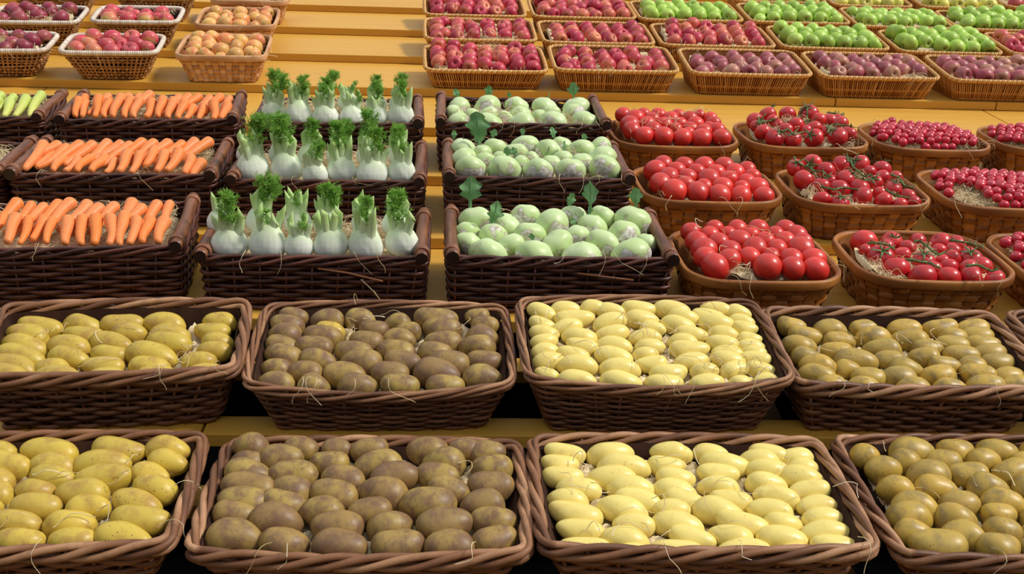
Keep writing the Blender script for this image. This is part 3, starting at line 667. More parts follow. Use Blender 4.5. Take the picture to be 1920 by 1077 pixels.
def fennel_parts(seed):
    rs = np.random.default_rng(seed)
    th = np.linspace(0, 1, 18); H = 0.092 * rs.uniform(0.92, 1.08)
    r = np.interp(th, [0, 0.03, 0.12, 0.28, 0.45, 0.62, 0.78, 0.90, 1.0], [0.02, 0.46, 0.82, 1.0, 1.02, 0.93, 0.76, 0.56, 0.36])
    V, F = lathe(np.column_stack([r, th * H]), 56); a = np.arctan2(V[:, 1], V[:, 0])
    tz = V[:, 2] / H
    rib = 0.020 * np.abs(np.sin(a * 9 + 0.7 * np.sin(tz * 4 + seed))) + 0.035 * np.cos(2 * a + 0.6 + tz) * tz
    fold = 0.045 * ((np.sin(a * 1.5 + seed + 2.2 * tz) > 0.1) & (tz > 0.12))
    k = 1 + rib + fold
    V[:, 0] *= 0.046 * k; V[:, 1] *= 0.033 * k
    bulb = make_mesh('bulb', V, F, MAT['fennel'])
    st = []
    n = int(rs.integers(5, 8))
    for i in range(n):
        x0 = (-0.022 + 0.044 * i / (n - 1)) + rs.normal(0, 0.002); y0 = 0.009 * (-1) ** i + rs.normal(0, 0.003); ln = rs.uniform(0.012, 0.048)
        q = np.linspace(0, 1, 9); wd = rs.uniform(0.0115, 0.0150)
        P = np.column_stack([x0 * (0.9 + 0.5 * q ** 1.5) + 0.002 * np.sin(q * 5 + i), y0 * (1 + q * 0.3), H * 0.62 + q * (H * 0.38 + ln)])
        ra = wd * np.interp(q, [0, 0.35, 1], [1.15, 0.95, 0.8]); rb = wd * np.interp(q, [0, 0.35, 1], [0.95, 0.6, 0.42])
        V, F = tube(P, ra, rb, 14, False, (0, 1, 0))
        m = len(V) - 14; sh = rs.choice([-1, 1]) * rs.uniform(0.6, 1.8); V[m:, 2] += sh * (V[m:, 0] - P[-1, 0])
        an = np.linspace(0, 2 * PI, 14, endpoint=False); flute = 1 + 0.07 * np.cos(an * 6); 
        Vr = V.reshape(-1, 14, 3); Vr[:, :, :] = P[:, None, :] + (Vr - P[:, None, :]) * np.where(np.arange(9)[:, None, None] < 8, flute[None, :, None], 1)
        st.append(make_mesh('stalk', Vr.reshape(-1, 3), F, MAT['stalk']))
    return bulb, st, H
def place_child(o, parent, Mw):
    o.parent = parent; o.matrix_parent_inverse = Matrix(); o.matrix_basis = parent.matrix_world_fix.inverted() @ Mw if hasattr(parent, 'matrix_world_fix') else Mw
def axis_to(d, roll=0.0):
    """Rotation that takes +z to direction d."""
    return Vector((0, 0, 1)).rotation_difference(Vector(d)).to_matrix() @ Matrix.Rotation(roll, 3, 'Z')
PRO = {}
for kind, mat, asp, lump in (('potato_yellow', 'potato_yellow', 2.0, 0.06), ('potato_brown', 'potato_brown', 1.66, 0.04), ('potato_pale', 'potato_pale', 2.1, 0.05), ('potato_gold', 'potato_gold', 1.66, 0.07)):
    PRO[kind] = [potato_mesh(kind.split('_')[0], MAT[mat], asp, lump, 100 + i * 7 + len(kind)) for i in range(12)]
PRO['tomato'] = [tomato_mesh('tomato', MAT['tomato'], i) for i in range(6)]
PRO['vine_tomato'] = [tomato_mesh('tomato', MAT['vine_tomato'], 20 + i, 0.88) for i in range(6)]
PRO['cherry'] = [tomato_mesh('cherry_tomato', MAT['cherry'], 40 + i, 0.96) for i in range(3)]
for a in ('red', 'dark', 'green', 'yellow', 'blush', 'pink', 'plum'):
    PRO['apple_' + a] = [apple_mesh('apple', MAT['apple_' + a], 60 + i) for i in range(5)]
PRO['kohl'] = [kohl_mesh('kohlrabi', 80 + i) for i in range(7)]
PRO['carrot'] = [carrot_mesh('carrot', MAT['carrot'], 120 + i) for i in range(10)]
PRO['radish'] = [carrot_mesh('radish', MAT['radish'], 140 + i, 0.42, 0.18, 0.02) for i in range(4)]
CROWN = crown_mesh()
LEAVES = [leaf_mesh('leaf', 160 + i) for i in range(5)]
FRONDS = [frond_mesh('frond', 180 + i, 0.10, 0.042) for i in range(4)] + [frond_mesh('frond', 190 + i, 0.085, 0.026, 0.55) for i in range(2)]
FENNEL = [fennel_parts(200 + i) for i in range(6)]
g = Geo(); V, F = lathe([(0.012, -0.036), (0.010, -0.0405), (0.0062, -0.042), (0.0058, -0.046), (0.0035, -0.0464), (0.0030, -0.0445), (0.0002, -0.0445)], 12); g.add(V, F[:, ::-1]); STUB = g.mesh('root_stub', MAT['stub'])

# ------------------------------------------------------------------ placing
def in_view(P, mx=45, my=45):
    x, y, z = proj(P); return -mx < x < IW + mx and -my < y < IH + my
def labelled(b, lines, mode, adj, phrase):
    """lines: lists of items; drops what the picture does not show and gives each its own label."""
    out = []; lines = [[i for i in ln if i and in_view(i['P'])] for ln in lines]; lines = [ln for ln in lines if ln]
    for a, ln in enumerate(lines):
        for c, it in enumerate(ln):
            if mode == 'col': it['label'] = f"{it.get('adj', adj)}, {ORD[a]} column from left, {ORD[c]} from back, in {phrase}"
            elif mode == 'colf': it['label'] = f"{it.get('adj', adj)}, {ORD[a]} column from left, {ORD[c]} from front, in {phrase}"
            else: it['label'] = f"{it.get('adj', adj)}, {ORD[a]} row from {mode[3:] or 'back'}, {ORD[c]} from left, in {phrase}"
            out.append(it)
    return out
ASP = {'potato_yellow': 2.0, 'potato_brown': 1.66, 'potato_pale': 2.1, 'potato_gold': 1.66}
def potatoes(b, lines, crop, mode, kind, name, adj, phrase, thick=0.056, mf=None, mb=0.052, group=None):
    rs = random.Random(b.seed + 5); raw, pts = [], []
    for ln in lines:
        row = []
        for q in ln:
            if q is None: continue
            ox, oy, s = q[4] if len(q) == 5 else crop; x = ox + (q[0] + q[1]) / 2 / s; yt = oy + q[2] / s; wpx = (q[1] - q[0]) / s; t = rad(q[3])
            z = proj(unproj(b, x, yt + 0.28 * wpx, 0.0))[2]; wm = max(0.060, min(0.135, wpx * z / F_PX / max(0.85, math.cos(t))))
            th = 1.10 * max(0.034, 0.62 * wm / ASP[kind] + 0.38 * thick); y = yt + 0.5 * th * F_PX / z + abs(math.sin(t)) * wpx * 0.10
            row.append((x, y, wm, th, t)); pts.append((x, y))
        raw.append(row)
    fit_plane(b, pts, mf or 0.038 + thick * 0.5, mb)
    L = [[dict(P=on_plane(b, x, y), r=(wm / 2, th / 2, th / 2), tilt=t, w=wm, th=th) for (x, y, wm, th, t) in row] for row in raw]
    items = labelled(b, L, mode, adj, phrase); relax(b, items, 0.91, 60, 0.011, 0.027, 0.10)
    b.items += items
    for it in items:
        o = link(name, rs.choice(PRO[kind])); t = it['tilt']
        R = Matrix.Rotation(-t * 1.05, 3, 'Z') @ Matrix.Rotation(t * 0.5, 3, 'Y') @ Matrix.Rotation(rs.uniform(-1.0, 1.0), 3, 'X') @ (Matrix.Rotation(PI, 3, 'Z') if rs.random() < 0.5 else Matrix.Identity(3))
        sx = it['w'] / 0.102; st = it['th'] / (0.1 / ASP[kind])
        place(o, it['P'], R, (sx, st, st)); tag(o, it['label'], 'potato', group or f"{adj}es in {phrase}")
def rounds(b, lines, crop, mode, kind, name, cat, adj, phrase, hr=0.9, overlap=1.01, lo=0.05, hi=0.09, capm=0.020, mf=0.058, mb=0.056, vr=0.97):
    raw, pts = [], []
    for ln in lines:
        row = []
        for q in ln:
            ox, oy, s = q[3] if len(q) > 3 else crop; x = ox + (q[0] + q[1]) / 2 / s; yt = oy + q[2] / s; wpx = (q[1] - q[0]) / s
            z = proj(unproj(b, x, yt + wpx * 0.5 * hr, 0.0))[2]; wm = max(lo, min(hi, wpx * z / F_PX)); y = yt + wm * F_PX / z * 0.5 * hr
            row.append((x, y, wm)); pts.append((x, y))
        raw.append(row)
    fit_plane(b, pts, mf, mb)
    L = [[dict(P=on_plane(b, x, y), r=(wm / 2, wm / 2 * vr, wm / 2 * hr), w=wm) for (x, y, wm) in row] for row in raw]
    items = labelled(b, L, mode, adj, phrase); relax(b, items, overlap, 60, capm, zf=0.2); b.items += items
    return items
def put_round(it, name, kind, rs, base_r, d=None):
    o = link(name, rs.choice(PRO[kind])); d = d or (rs.gauss(0, 0.35), rs.gauss(0, 0.35), 1)
    R = axis_to(nrm(np.array(d)), rs.uniform(0, 6.28)); s = it['w'] / 2 / base_r * 1.01
    it['M'] = M @ Matrix.Translation(Vector(it['P'])) @ R.to_4x4() @ Matrix.Scale(s, 4); o.matrix_world = it['M']; it['o'] = o; return o
# ------------------------------------------------------------------ the stand
def build_stand():
    root = bpy.data.objects.new('display_stand', None); C.objects.link(root); root.matrix_world = M
    tag(root, 'mustard yellow wooden display stand of long stepped boards that carries every basket', 'display stand')
    U0, U1 = -3.4, 4.3; rs = random.Random(3)
    def board(u0, u1, v0, v1, w1, th, mat='paint', name='step_board'):
        V, F = box(u0, u1, v0, v1, w1 - th, w1); me = make_mesh(name, V, F, MAT[mat], None, False)
        o = link(name, me, root); bv = o.modifiers.new('bevel', 'BEVEL'); bv.width = 0.003; bv.segments = 2; return o
    cuts = {5: [hit_v(1569, 185, vk(5))[0], hit_v(1871, 191, vk(5))[0]], 4: [-1.9, 2.55], 6: [-2.2, 3.0], 7: [2.3], 8: [-1.6, 3.3], 3: [1.9], 2: [-1.4, 2.3], 1: [-1.8, 1.75]}
    for k in range(-2, 11):
        us = [U0] + sorted(cuts.get(k, [0.9 if k % 2 else -0.6])) + [U1]
        for a, b_ in zip(us[:-1], us[1:]):
            if k <= 0:
                board(a, b_ - 0.006, vk(k), vk(k) + 0.085, wk(k), 0.036); board(a, b_ - 0.006, vk(k) + 0.33, vk(k) + 0.41, wk(k), 0.036)
            else:
                board(a, b_ - 0.006, vk(k), vk(k + 1) + 0.03, wk(k), 0.0385)
    V, F = box(U0, U1, vk(-2) - 0.1, vk(5), wk(-2) - 0.28, wk(-2) - 0.27); link('black_cloth', make_mesh('black_cloth', V, F, MAT['cloth'], None, False), root)  # added black sheet, stands in for the deep shade between the lower baskets
    for u in (-3.2, -1.2, 0.8, 2.8, 4.1):
        a, b_ = (vk(-2) - 0.05, wk(-2)), (vk(11), wk(11)); V, F = box(u - 0.03, u + 0.03, 0, 1, 0, 1)
        V[:, 2] = np.where(V[:, 1] < 0.5, a[1], b_[1]) - 0.055 - 0.10 * (1 - V[:, 2]) - (V[:, 1] < -1); V[:, 1] = np.where(V[:, 1] < 0.5, a[0], b_[0])
        link('sloping_beam', make_mesh('sloping_beam', V, F, MAT['timber'], None, False), root)
        for v in (vk(-1), vk(4), vk(10)):
            w = v * math.tan(DEL) - 0.156; p = M @ Vector((u, v, w)); h = p.z - 0.002
            V, F = box(-0.035, 0.035, -0.035, 0.035, -h, 0.0); o = link('support_leg', make_mesh('support_leg', V, F, MAT['timber'], None, False), root)
            o.matrix_basis = Matrix.Translation((u, v, w)) @ Matrix.Rotation(-TILT, 4, 'X')
build_stand()
V, F = box(-9, 9, -6, 14, -0.05, 0.0); fl = link('floor', make_mesh('floor', V, F, MAT['asphalt'], None, False)); fl['kind'] = 'structure'

# ------------------------------------------------------------------ potatoes, front row and second row
s4 = 3.7525
K = {n: (x, y, s4) for n, x, y in (('A1', 0, 790), ('A2', 320, 790), ('A3', 640, 790), ('A4', 980, 790), ('A5', 1300, 790), ('A6', 1540, 790), ('B1', 0, 550), ('B2', 380, 550), ('B3', 640, 550), ('B4', 940, 540), ('B5', 1200, 540))}
K['B6'] = (1440, 560, 3.846)
def T(lst, crop): return [(*q, crop) for q in lst]
BK = []
def mk(*a, **kw):
    b = basket_from_px(*a, **kw); BK.append(b); return b
GP = 'reddish brown baskets of potatoes'
b = mk('P1', 'wicker_basket', 'potato', -1, (-338, 1036), (321, 1040), 818, 'reddish brown wicker basket of yellow potatoes, lower of the two at left', GP, yaw=0.04)
potatoes(b, [[(-180, 175, 100, 10), (185, 605, 100, 8), (610, 1005, 95, 5), (1010, 1345, 108, 5)], [(-180, 205, 195, 15), (195, 555, 232, 10), (555, 970, 185, -5), (1010, 1310, 205, 12)],
 [(-200, 155, 285, 15), (160, 505, 305, 10), (520, 930, 268, -5), (960, 1245, 278, 15)], [(-200, 110, 385, 15), (130, 425, 380, 5), (425, 815, 392, 3), (885, 1220, 380, 18)],
 [(-280, 30, 520, 5), (45, 425, 515, 0), (425, 755, 512, -2), (810, 1185, 475, 18)], [(-50, 325, 600, 3), (330, 720, 628, -3), (735, 1175, 580, 3)], [(-60, 320, 745, 5), (315, 680, 772, 3), (680, 1110, 712, 10)]],
 K['A1'], 'row', 'potato_yellow', 'potato', 'yellow potato', 'front-row yellow potato basket', 0.058)
b = mk('P2', 'wicker_basket', 'potato', -1, (337, 1046), (1003, 1046), 828, 'reddish brown wicker basket of brown potatoes, lower one at front centre', GP, sag=0.008)
potatoes(b, [[(465, 730, 88, 15), (375, 640, 180, 12), (300, 635, 258, 12), (230, 635, 345, 12), (185, 580, 450, 10), (170, 500, 540, 5), (150, 585, 685, 3)],
 [(770, 1020, 82, 8), (650, 970, 145, 0), (650, 1020, 280, 5), (640, 970, 388, 15), (580, 930, 460, 12), (535, 935, 552, 5), (570, 945, 738, 5)],
 [(1070, 1290, 128, 3), (1005, 1290, 215, 3), (1030, 1350, 312, 12), (980, 1335, 402, 15), (935, 1280, 512, 8), (940, 1335, 640, 5), (945, 1360, 775, 3)],
 T([(95, 365, 90, -10), (110, 465, 200, -12), (165, 525, 265, -8), (110, 500, 388, 10), (80, 400, 518, -8), (135, 475, 632, -12), (165, 560, 745, -6)], K['A3']),
 T([(470, 770, 58, 0), (530, 850, 170, 5), (560, 870, 275, 8), (565, 870, 375, 15), (425, 860, 448, 0), (490, 910, 575, -5), (565, 945, 730, 3)], K['A3']),
 T([(770, 1000, 85, 0), (855, 1125, 130, -5), (915, 1225, 240, 3), (870, 1210, 325, 3), (865, 1195, 480, -2), (910, 1250, 578, 5), (945, 1270, 700, -15)], K['A3'])],
 K['A2'], 'col', 'potato_brown', 'potato', 'brown potato', 'front-row brown potato basket', 0.064, None, 0.044)
b = mk('P3', 'wicker_basket', 'potato', -1, (1008, 1036), (1662, 1040), 822, 'reddish brown wicker basket of pale fingerling potatoes, lower one right of centre', GP)
potatoes(b, [[(120, 425, 155, 12), (135, 420, 222, 5), (155, 470, 325, 3), (190, 530, 392, 6), (190, 510, 458, 8), (185, 590, 528, 15), (215, 570, 652, 8), (240, 635, 800, 6)],
 [(470, 830, 135, -6), (475, 880, 225, 3), (475, 860, 312, 3), (540, 920, 372, 8), (600, 950, 460, 15), (540, 925, 515, 12), (585, 905, 632, 5), (560, 945, 725, 10), (650, 910, 845, 8)],
 [(880, 1160, 72, 8), (915, 1170, 145, 5), (885, 1170, 232, 3), (910, 1205, 335, 8), (920, 1260, 420, 15), (940, 1265, 470, 14), (930, 1220, 532, 6), (915, 1310, 640, 10), (995, 1345, 750, 15), (915, 1320, 855, 5)],
 T([(-5, 260, 125, 8), (0, 370, 200, 8), (35, 350, 280, 5), (40, 355, 365, 5), (80, 395, 482, 12), (25, 430, 542, 15), (105, 495, 612, 15), (130, 465, 715, 10), (120, 540, 835, 0)], K['A5']),
 T([(355, 640, 95, 12), (335, 650, 190, 3), (370, 705, 245, 5), (395, 710, 355, 8), (390, 730, 440, 12), (400, 745, 538, 8), (445, 740, 632, 8), (460, 850, 720, 6), (540, 820, 835, 2)], K['A5']),
 T([(650, 945, 192, -3), (700, 950, 262, 3), (685, 1025, 308, 8), (695, 1010, 398, -6), (730, 1045, 530, -3), (755, 1075, 595, -3), (835, 1225, 695, -3), (825, 1180, 775, 3)], K['A5'])],
 K['A4'], 'col', 'potato_pale', 'fingerling_potato', 'pale fingerling potato', 'front-row fingerling basket', 0.050, None, 0.044)
b = mk('P4', 'wicker_basket', 'potato', -1, (1684, 1050), (2330, 1060), 824, 'reddish brown wicker basket of golden potatoes, lower of the two at right', GP)
potatoes(b, [[(435, 770, 68, 3), (780, 1050, 75, 2), (1055, 1360, 80, 5), (1360, 1600, 90, -5)], [(218, 440, 178, -3), (500, 735, 195, 5), (745, 1010, 195, 5), (1015, 1270, 170, -12), (1280, 1550, 185, -10)],
 [(280, 550, 232, 0), (550, 880, 262, -5), (885, 1185, 295, 2), (1190, 1500, 225, -22)], [(385, 660, 380, 10), (670, 995, 370, 5), (1000, 1305, 378, 5), (1300, 1600, 350, -10)],
 [(475, 815, 510, 12), (785, 1085, 475, 5), (1080, 1400, 465, 8), (1390, 1650, 470, -5)], [(460, 805, 545, 3), (805, 1115, 605, 12), (1125, 1385, 550, 0), (1390, 1650, 600, -5)],
 [(480, 775, 712, 8), (795, 1120, 685, 12), (1130, 1420, 690, 10), (1410, 1650, 700, 5)], [(600, 1040, 780, 8), (1045, 1380, 780, 3), (1370, 1600, 810, 0)]],
 K['A6'], 'row', 'potato_gold', 'potato', 'golden potato', 'front-row golden potato basket', 0.064, None, 0.044)
b = mk('Q1', 'wicker_basket', 'potato', 0, (-74, 700), (444, 714), 568, 'reddish brown wicker basket of yellow potatoes, upper of the two at left', GP, yaw=0.085, g=0.08, vbase=0.008)
potatoes(b, [[(85, 435, 145, 12), (65, 395, 195, 15), (-60, 310, 275, 15), (-120, 295, 360, 10), (-130, 250, 405, 15), (-150, 185, 472, 15)],
 [(435, 735, 148, 10), (395, 715, 215, 10), (310, 650, 283, 12), (295, 615, 370, 12), (250, 540, 455, 10), (205, 595, 485, 10)],
 [(735, 1055, 122, -5), (755, 1025, 193, 5), (665, 980, 255, 12), (620, 900, 352, 8), (590, 915, 425, 6), (590, 930, 500, 3)],
 [(1020, 1345, 132, 8), (1020, 1330, 212, 8), (980, 1325, 262, 8), (900, 1310, 325, 10), (930, 1250, 430, 5), (915, 1270, 510, 3)],
 T([(-20, 240, 138, 10), (-40, 235, 195, 8), (-40, 205, 280, 8), (-80, 185, 330, 3), (-130, 130, 392, -3), (-115, 155, 480, 0)], K['B2'])],
 K['B1'], 'col', 'potato_yellow', 'potato', 'yellow potato', 'second-row yellow potato basket', 0.055)
b = mk('Q2', 'wicker_basket', 'fine', 0, (446, 728), (971, 722), 572, 'reddish brown finely woven basket of brown potatoes, upper one in centre', GP, sag=0.020, yaw=0.02, g=0.08, vbase=0.008)
potatoes(b, [[(535, 750, 58, 8), (485, 735, 125, 12), (410, 668, 197, 8), (410, 655, 295, 15), (345, 630, 342, 18), (340, 585, 447, 5), (365, 655, 527, 10)],
 [(755, 1005, 105, 3), None, (690, 980, 225, 12), (650, 930, 285, 12), (640, 915, 380, 12), (590, 860, 448, 10), (650, 900, 560, 5)],
 [(1020, 1250, 110, 5), (1070, 1295, 190, 10), (1000, 1265, 265, 15), (950, 1235, 330, 10), (925, 1250, 385, 8), (870, 1190, 475, 8), (905, 1215, 557, 0)],
 T([(310, 520, 152, 3), (340, 540, 200, 3), (310, 560, 232, 3), (270, 555, 322, 8), (265, 540, 380, 12), (225, 520, 470, 8), (250, 545, 540, 3)], K['B3']),
 T([(530, 855, 75, 5), (550, 840, 150, 3), (555, 835, 270, 0), (560, 820, 335, 0), (560, 890, 392, 10), (530, 885, 450, 8), (550, 845, 565, 0)], K['B3']),
 T([(880, 1065, 85, 5), (890, 1095, 142, 5), (860, 1115, 232, 5), (825, 1105, 278, 0), (885, 1150, 385, 3), (855, 1165, 498, 0)], K['B3'])],
 K['B2'], 'col', 'potato_brown', 'potato', 'brown potato', 'second-row brown potato basket', 0.060)
potatoes(b, [[(785, 1005, 190, 15)]], K['B2'], 'col', 'potato_yellow', 'potato', 'lone bright yellow potato', 'second-row brown potato basket', 0.056, group='odd potatoes')
b.items[-1]['o'] = None
b = mk('Q3', 'wicker_basket', 'fine', 0, (983, 716), (1499, 716), 562, 'reddish brown finely woven basket of pale fingerling potatoes, upper one', GP, sag=0.016, g=0.08, vbase=0.008)
potatoes(b, [[(130, 340, 98, 25), (135, 330, 195, 20), (155, 385, 257, 8), (165, 380, 318, -10), (175, 395, 388, -8), (185, 430, 445, -12), (195, 385, 553, 15)],
 [(305, 545, 95, -3), (335, 640, 148, -5), (370, 600, 207, -12), (390, 660, 282, 8), (420, 655, 332, 15), (400, 650, 400, 8), (350, 665, 460, 3), (380, 680, 573, 3)],
 [(555, 760, 57, -5), (630, 850, 100, 5), (610, 870, 165, -15), (665, 930, 255, -10), (650, 925, 340, 8), (650, 935, 400, 12), (680, 1000, 485, 3), (685, 1005, 592, 8)],
 [(825, 1090, 82, 5), (865, 1140, 145, 5), (970, 1165, 222, 6), (915, 1165, 283, -3), (915, 1150, 365, 0), (945, 1150, 420, -5), (960, 1205, 465, -5), (1005, 1300, 530, -5), (1015, 1315, 625, 0)],
 T([(110, 385, 90, 8), (160, 400, 138, 10), (160, 420, 188, 12), (205, 460, 265, 6), (215, 450, 325, 6), (180, 485, 345, -3), (235, 505, 440, -8), (325, 555, 518, -3), (345, 615, 612, -5)], K['B5']),
 T([(385, 610, 88, 5), (385, 625, 135, 5), (410, 685, 170, 5), (480, 730, 268, 10), (485, 745, 340, 8), (500, 740, 402, 6), (505, 775, 430, 10), (560, 790, 497, -15), (615, 800, 610, -5)], K['B5']),
 T([(625, 820, 112, 8), (665, 860, 185, 10), (705, 900, 225, 12), (725, 905, 308, 6), (730, 950, 360, 5), (740, 945, 402, 6), (755, 985, 432, 8), (795, 1015, 508, 8), (810, 1005, 590, 5)], K['B5'])],
 K['B4'], 'col', 'potato_pale', 'fingerling_potato', 'pale fingerling potato', 'second-row fingerling basket', 0.047)
b = mk('Q4', 'wicker_basket', 'potato', 0, (1489, 726), (1992, 738), 583, 'reddish brown wicker basket of golden potatoes, upper of the two at right', GP, g=0.08, vbase=0.008)
potatoes(b, [[(85, 305, 122, 8), (105, 365, 185, 10), (120, 388, 265, 8), (180, 410, 358, 8), (190, 480, 400, 12), (230, 520, 455, 12), (300, 570, 528, 5)],
 [(320, 580, 148, 3), (385, 630, 230, 5), (395, 640, 318, 0), (430, 770, 352, 5), (495, 705, 438, 0), (555, 815, 480, 10), (580, 855, 552, 8)],
 [(590, 815, 155, -3), (620, 905, 205, 3), (685, 985, 298, 8), (785, 1030, 375, 3), (830, 1095, 428, 5), (825, 1100, 475, 3), (880, 1160, 565, 6)],
 [(840, 1105, 135, 0), (905, 1200, 225, 8), (1000, 1240, 290, 5), (1035, 1275, 345, 5), (1115, 1360, 393, 5), (1105, 1395, 470, 0), (1165, 1435, 560, 2)],
 [(1090, 1370, 112, -3), (1190, 1425, 195, 5), (1215, 1475, 247, 8), (1275, 1555, 322, 6), (1360, 1590, 422, 5), (1385, 1655, 445, 12), (1445, 1740, 535, 0)],
 [(1375, 1640, 112, -5), (1430, 1690, 190, 5), (1490, 1770, 262, 5), (1550, 1830, 315, -3), (1635, 1900, 385, -3), (1655, 1920, 495, -5), (1745, 2000, 545, -3)]],
 K['B6'], 'col', 'potato_gold', 'potato', 'golden potato', 'second-row golden potato basket', 0.054)
b = mk('Q5', 'wicker_basket', 'potato', 0, (2012, 735), (2420, 742), 588, 'reddish brown wicker basket of which only a corner shows at right edge', GP, g=0.08, vbase=0.008)

# ------------------------------------------------------------------ carrots and radishes
GH = 'dark wicker baskets with pole handles'
def roots(b, front, back, crop, kind, name, adj, phrase, cat, L_def=0.175):
    ox, oy, s = crop; rs = random.Random(b.seed + 3); allit = []
    for tier, lst in (('front', front), ('back', back)):
        row = []
        for (xh, yh, xt, yt, w) in lst:
            wp = w / s; c0 = 0.052 if tier == 'front' else 0.046
            H = unproj(b, ox + xh / s, oy + yh / s + wp * 0.42, c0)
            if tier == 'front':
                Tq = unproj(b, ox + xt / s, oy + yt / s - wp * 0.22, 0.006)
                for c0 in (0.052, 0.046, 0.040, 0.034, 0.028, 0.022, 0.016):
                    H = unproj(b, ox + xh / s, oy + yh / s + wp * 0.42, c0)
                    if H[1] - Tq[1] > 0.115: break
            z = proj(H)[2]; R = max(0.011, min(0.021, wp * z / F_PX / 2 * 0.97))
            if tier == 'front':
                Tp = unproj(b, ox + xt / s, oy + yt / s - wp * 0.22, 0.006); d = Tp - H; L = np.linalg.norm(d)
                L = max(0.11, min(0.235, L)); d = nrm(d); Tp = H + d * L
            else:
                sl = (xt - xh) / max(1, (yt - yh)); d = nrm(np.array([sl * 0.17 * 0.36 / 0.34 * 1.1, -0.165, -0.048])); L = L_def * 0.9; Tp = H + d * L
            lim = b.vf + 0.020 + R
            if Tp[1] < lim: Tp = Tp + np.array([0, lim - Tp[1], 0])
            Hd = Tp - d * L
            row.append(dict(P=(Hd + Tp) / 2, H=Hd, T=Tp, R=R, L=L, r=(R, L * 0.33, R), tier=tier))
        row = [q for q in row if in_view(q['P'], 20, 30)]
        for i, q in enumerate(row): q['label'] = f"{adj}, {ORD[i]} from left in {tier} layer of {phrase}"
        allit += row
    for _ in range(12):                                         # sideways only: neighbours of one tier touch
        for tier in ('front', 'back'):
            t = sorted([q for q in allit if q['tier'] == tier], key=lambda q: q['H'][0])
            for a, c in zip(t[:-1], t[1:]):
                m = (a['R'] + c['R']) * 0.93 - (c['H'][0] - a['H'][0])
                if m > 0: a['H'][0] -= m / 2; c['H'][0] += m / 2
                m = (a['R'] + c['R']) * 0.62 - (c['T'][0] - a['T'][0])
                if m > 0: a['T'][0] -= m / 2; c['T'][0] += m / 2
    hw = b.W / 2 - 0.045
    for q in allit:
        for e in ('H', 'T'):
            x = to_basket(b, q[e]); x[0] = max(-hw, min(hw, x[0])); q[e] = from_basket(b, x)
        d = q['H'] - q['T']; L = np.linalg.norm(d); R3 = axis_to(d / L, 0) @ Matrix.Rotation(rs.choice([0, PI]) + rs.gauss(0, 0.3), 3, 'Z')
        o = link(name, rs.choice(PRO[kind])); base = 0.018 if kind == 'carrot' else 0.02
        place(o, q['T'], R3, (q['R'] / base, q['R'] / base, L / 0.18)); tag(o, q['label'], cat, f"{name.replace('_', ' ')}s in {phrase}")
        if kind == 'carrot':
            cr = link('crown', CROWN, o); cr.location = (0, 0, 0.1795)
        for t in np.linspace(0.05, 0.95, 7): b.items.append(dict(P=q['T'] + d * t, r=(q['R'], 0.03, q['R'])))
b = mk('C3', 'wicker_basket', 'handled', 1, (-104, 470), (342, 475), 384, 'dark wicker basket of carrots with pole handles, lowest carrot basket', GH, vbase=0.045, yaw=0.1)
roots(b, [(35, 245, -60, 470, 80), (135, 252, 45, 535, 115), (225, 285, 150, 545, 80), (310, 265, 215, 500, 95), (405, 288, 345, 525, 85), (510, 272, 490, 535, 110), (615, 265, 605, 545, 100), (715, 265, 695, 550, 110), (825, 260, 805, 550, 100), (920, 240, 895, 550, 100), (1025, 270, 965, 535, 95), (1125, 280, 1065, 525, 100), (1240, 268, 1185, 535, 135)],
 [(20, 145, -20, 300, 85), (150, 135, 90, 330, 115), (250, 162, 200, 400, 85), (350, 175, 290, 400, 85), (455, 155, 395, 400, 90), (555, 140, 490, 400, 115), (670, 150, 600, 400, 115), (780, 180, 700, 400, 110), (885, 172, 820, 400, 95), (985, 137, 960, 400, 110), (1085, 185, 1030, 400, 95), (1185, 155, 1140, 400, 100), (1280, 158, 1270, 400, 80)],
 (0, 330, 3.99), 'carrot', 'carrot', 'orange carrot', 'lowest carrot basket', 'carrot')
b = mk('C4', 'wicker_basket', 'handled', 2, (8, 331), (406, 336), 272, 'dark wicker basket of carrots with pole handles, middle carrot basket', GH, vbase=0.045, yaw=0.037)
roots(b, [(350, 430, 165, 705, 105), (420, 490, 230, 665, 90), (500, 545, 395, 705, 85), (590, 555, 480, 700, 80), (680, 560, 560, 720, 85), (785, 545, 670, 720, 95), (860, 580, 775, 725, 75), (965, 500, 875, 725, 105), (1055, 515, 985, 720, 80), (1165, 465, 1065, 680, 120), (1245, 505, 1170, 710, 90), (1355, 480, 1240, 710, 105), (1420, 545, 1385, 730, 90), (1505, 580, 1470, 700, 100)],
 [(460, 437, 380, 560, 95), (525, 460, 480, 560, 80), (615, 435, 560, 560, 100), (715, 428, 660, 570, 110), (825, 420, 765, 570, 100), (925, 432, 840, 575, 85), (995, 445, 955, 560, 75), (1085, 418, 1040, 560, 90), (1175, 428, 1130, 560, 85), (1280, 420, 1225, 560, 105), (1385, 435, 1340, 560, 85), (1480, 410, 1390, 560, 100), (1590, 410, 1500, 565, 105)],
 (0, 150, 4.0), 'carrot', 'carrot', 'orange carrot', 'middle carrot basket', 'carrot')
b = mk('C5', 'wicker_basket', 'handled', 3, (103, 228), (446, 232), 183, 'dark wicker basket of carrots with pole handles, topmost carrot basket', GH, vbase=0.045, yaw=0.09)
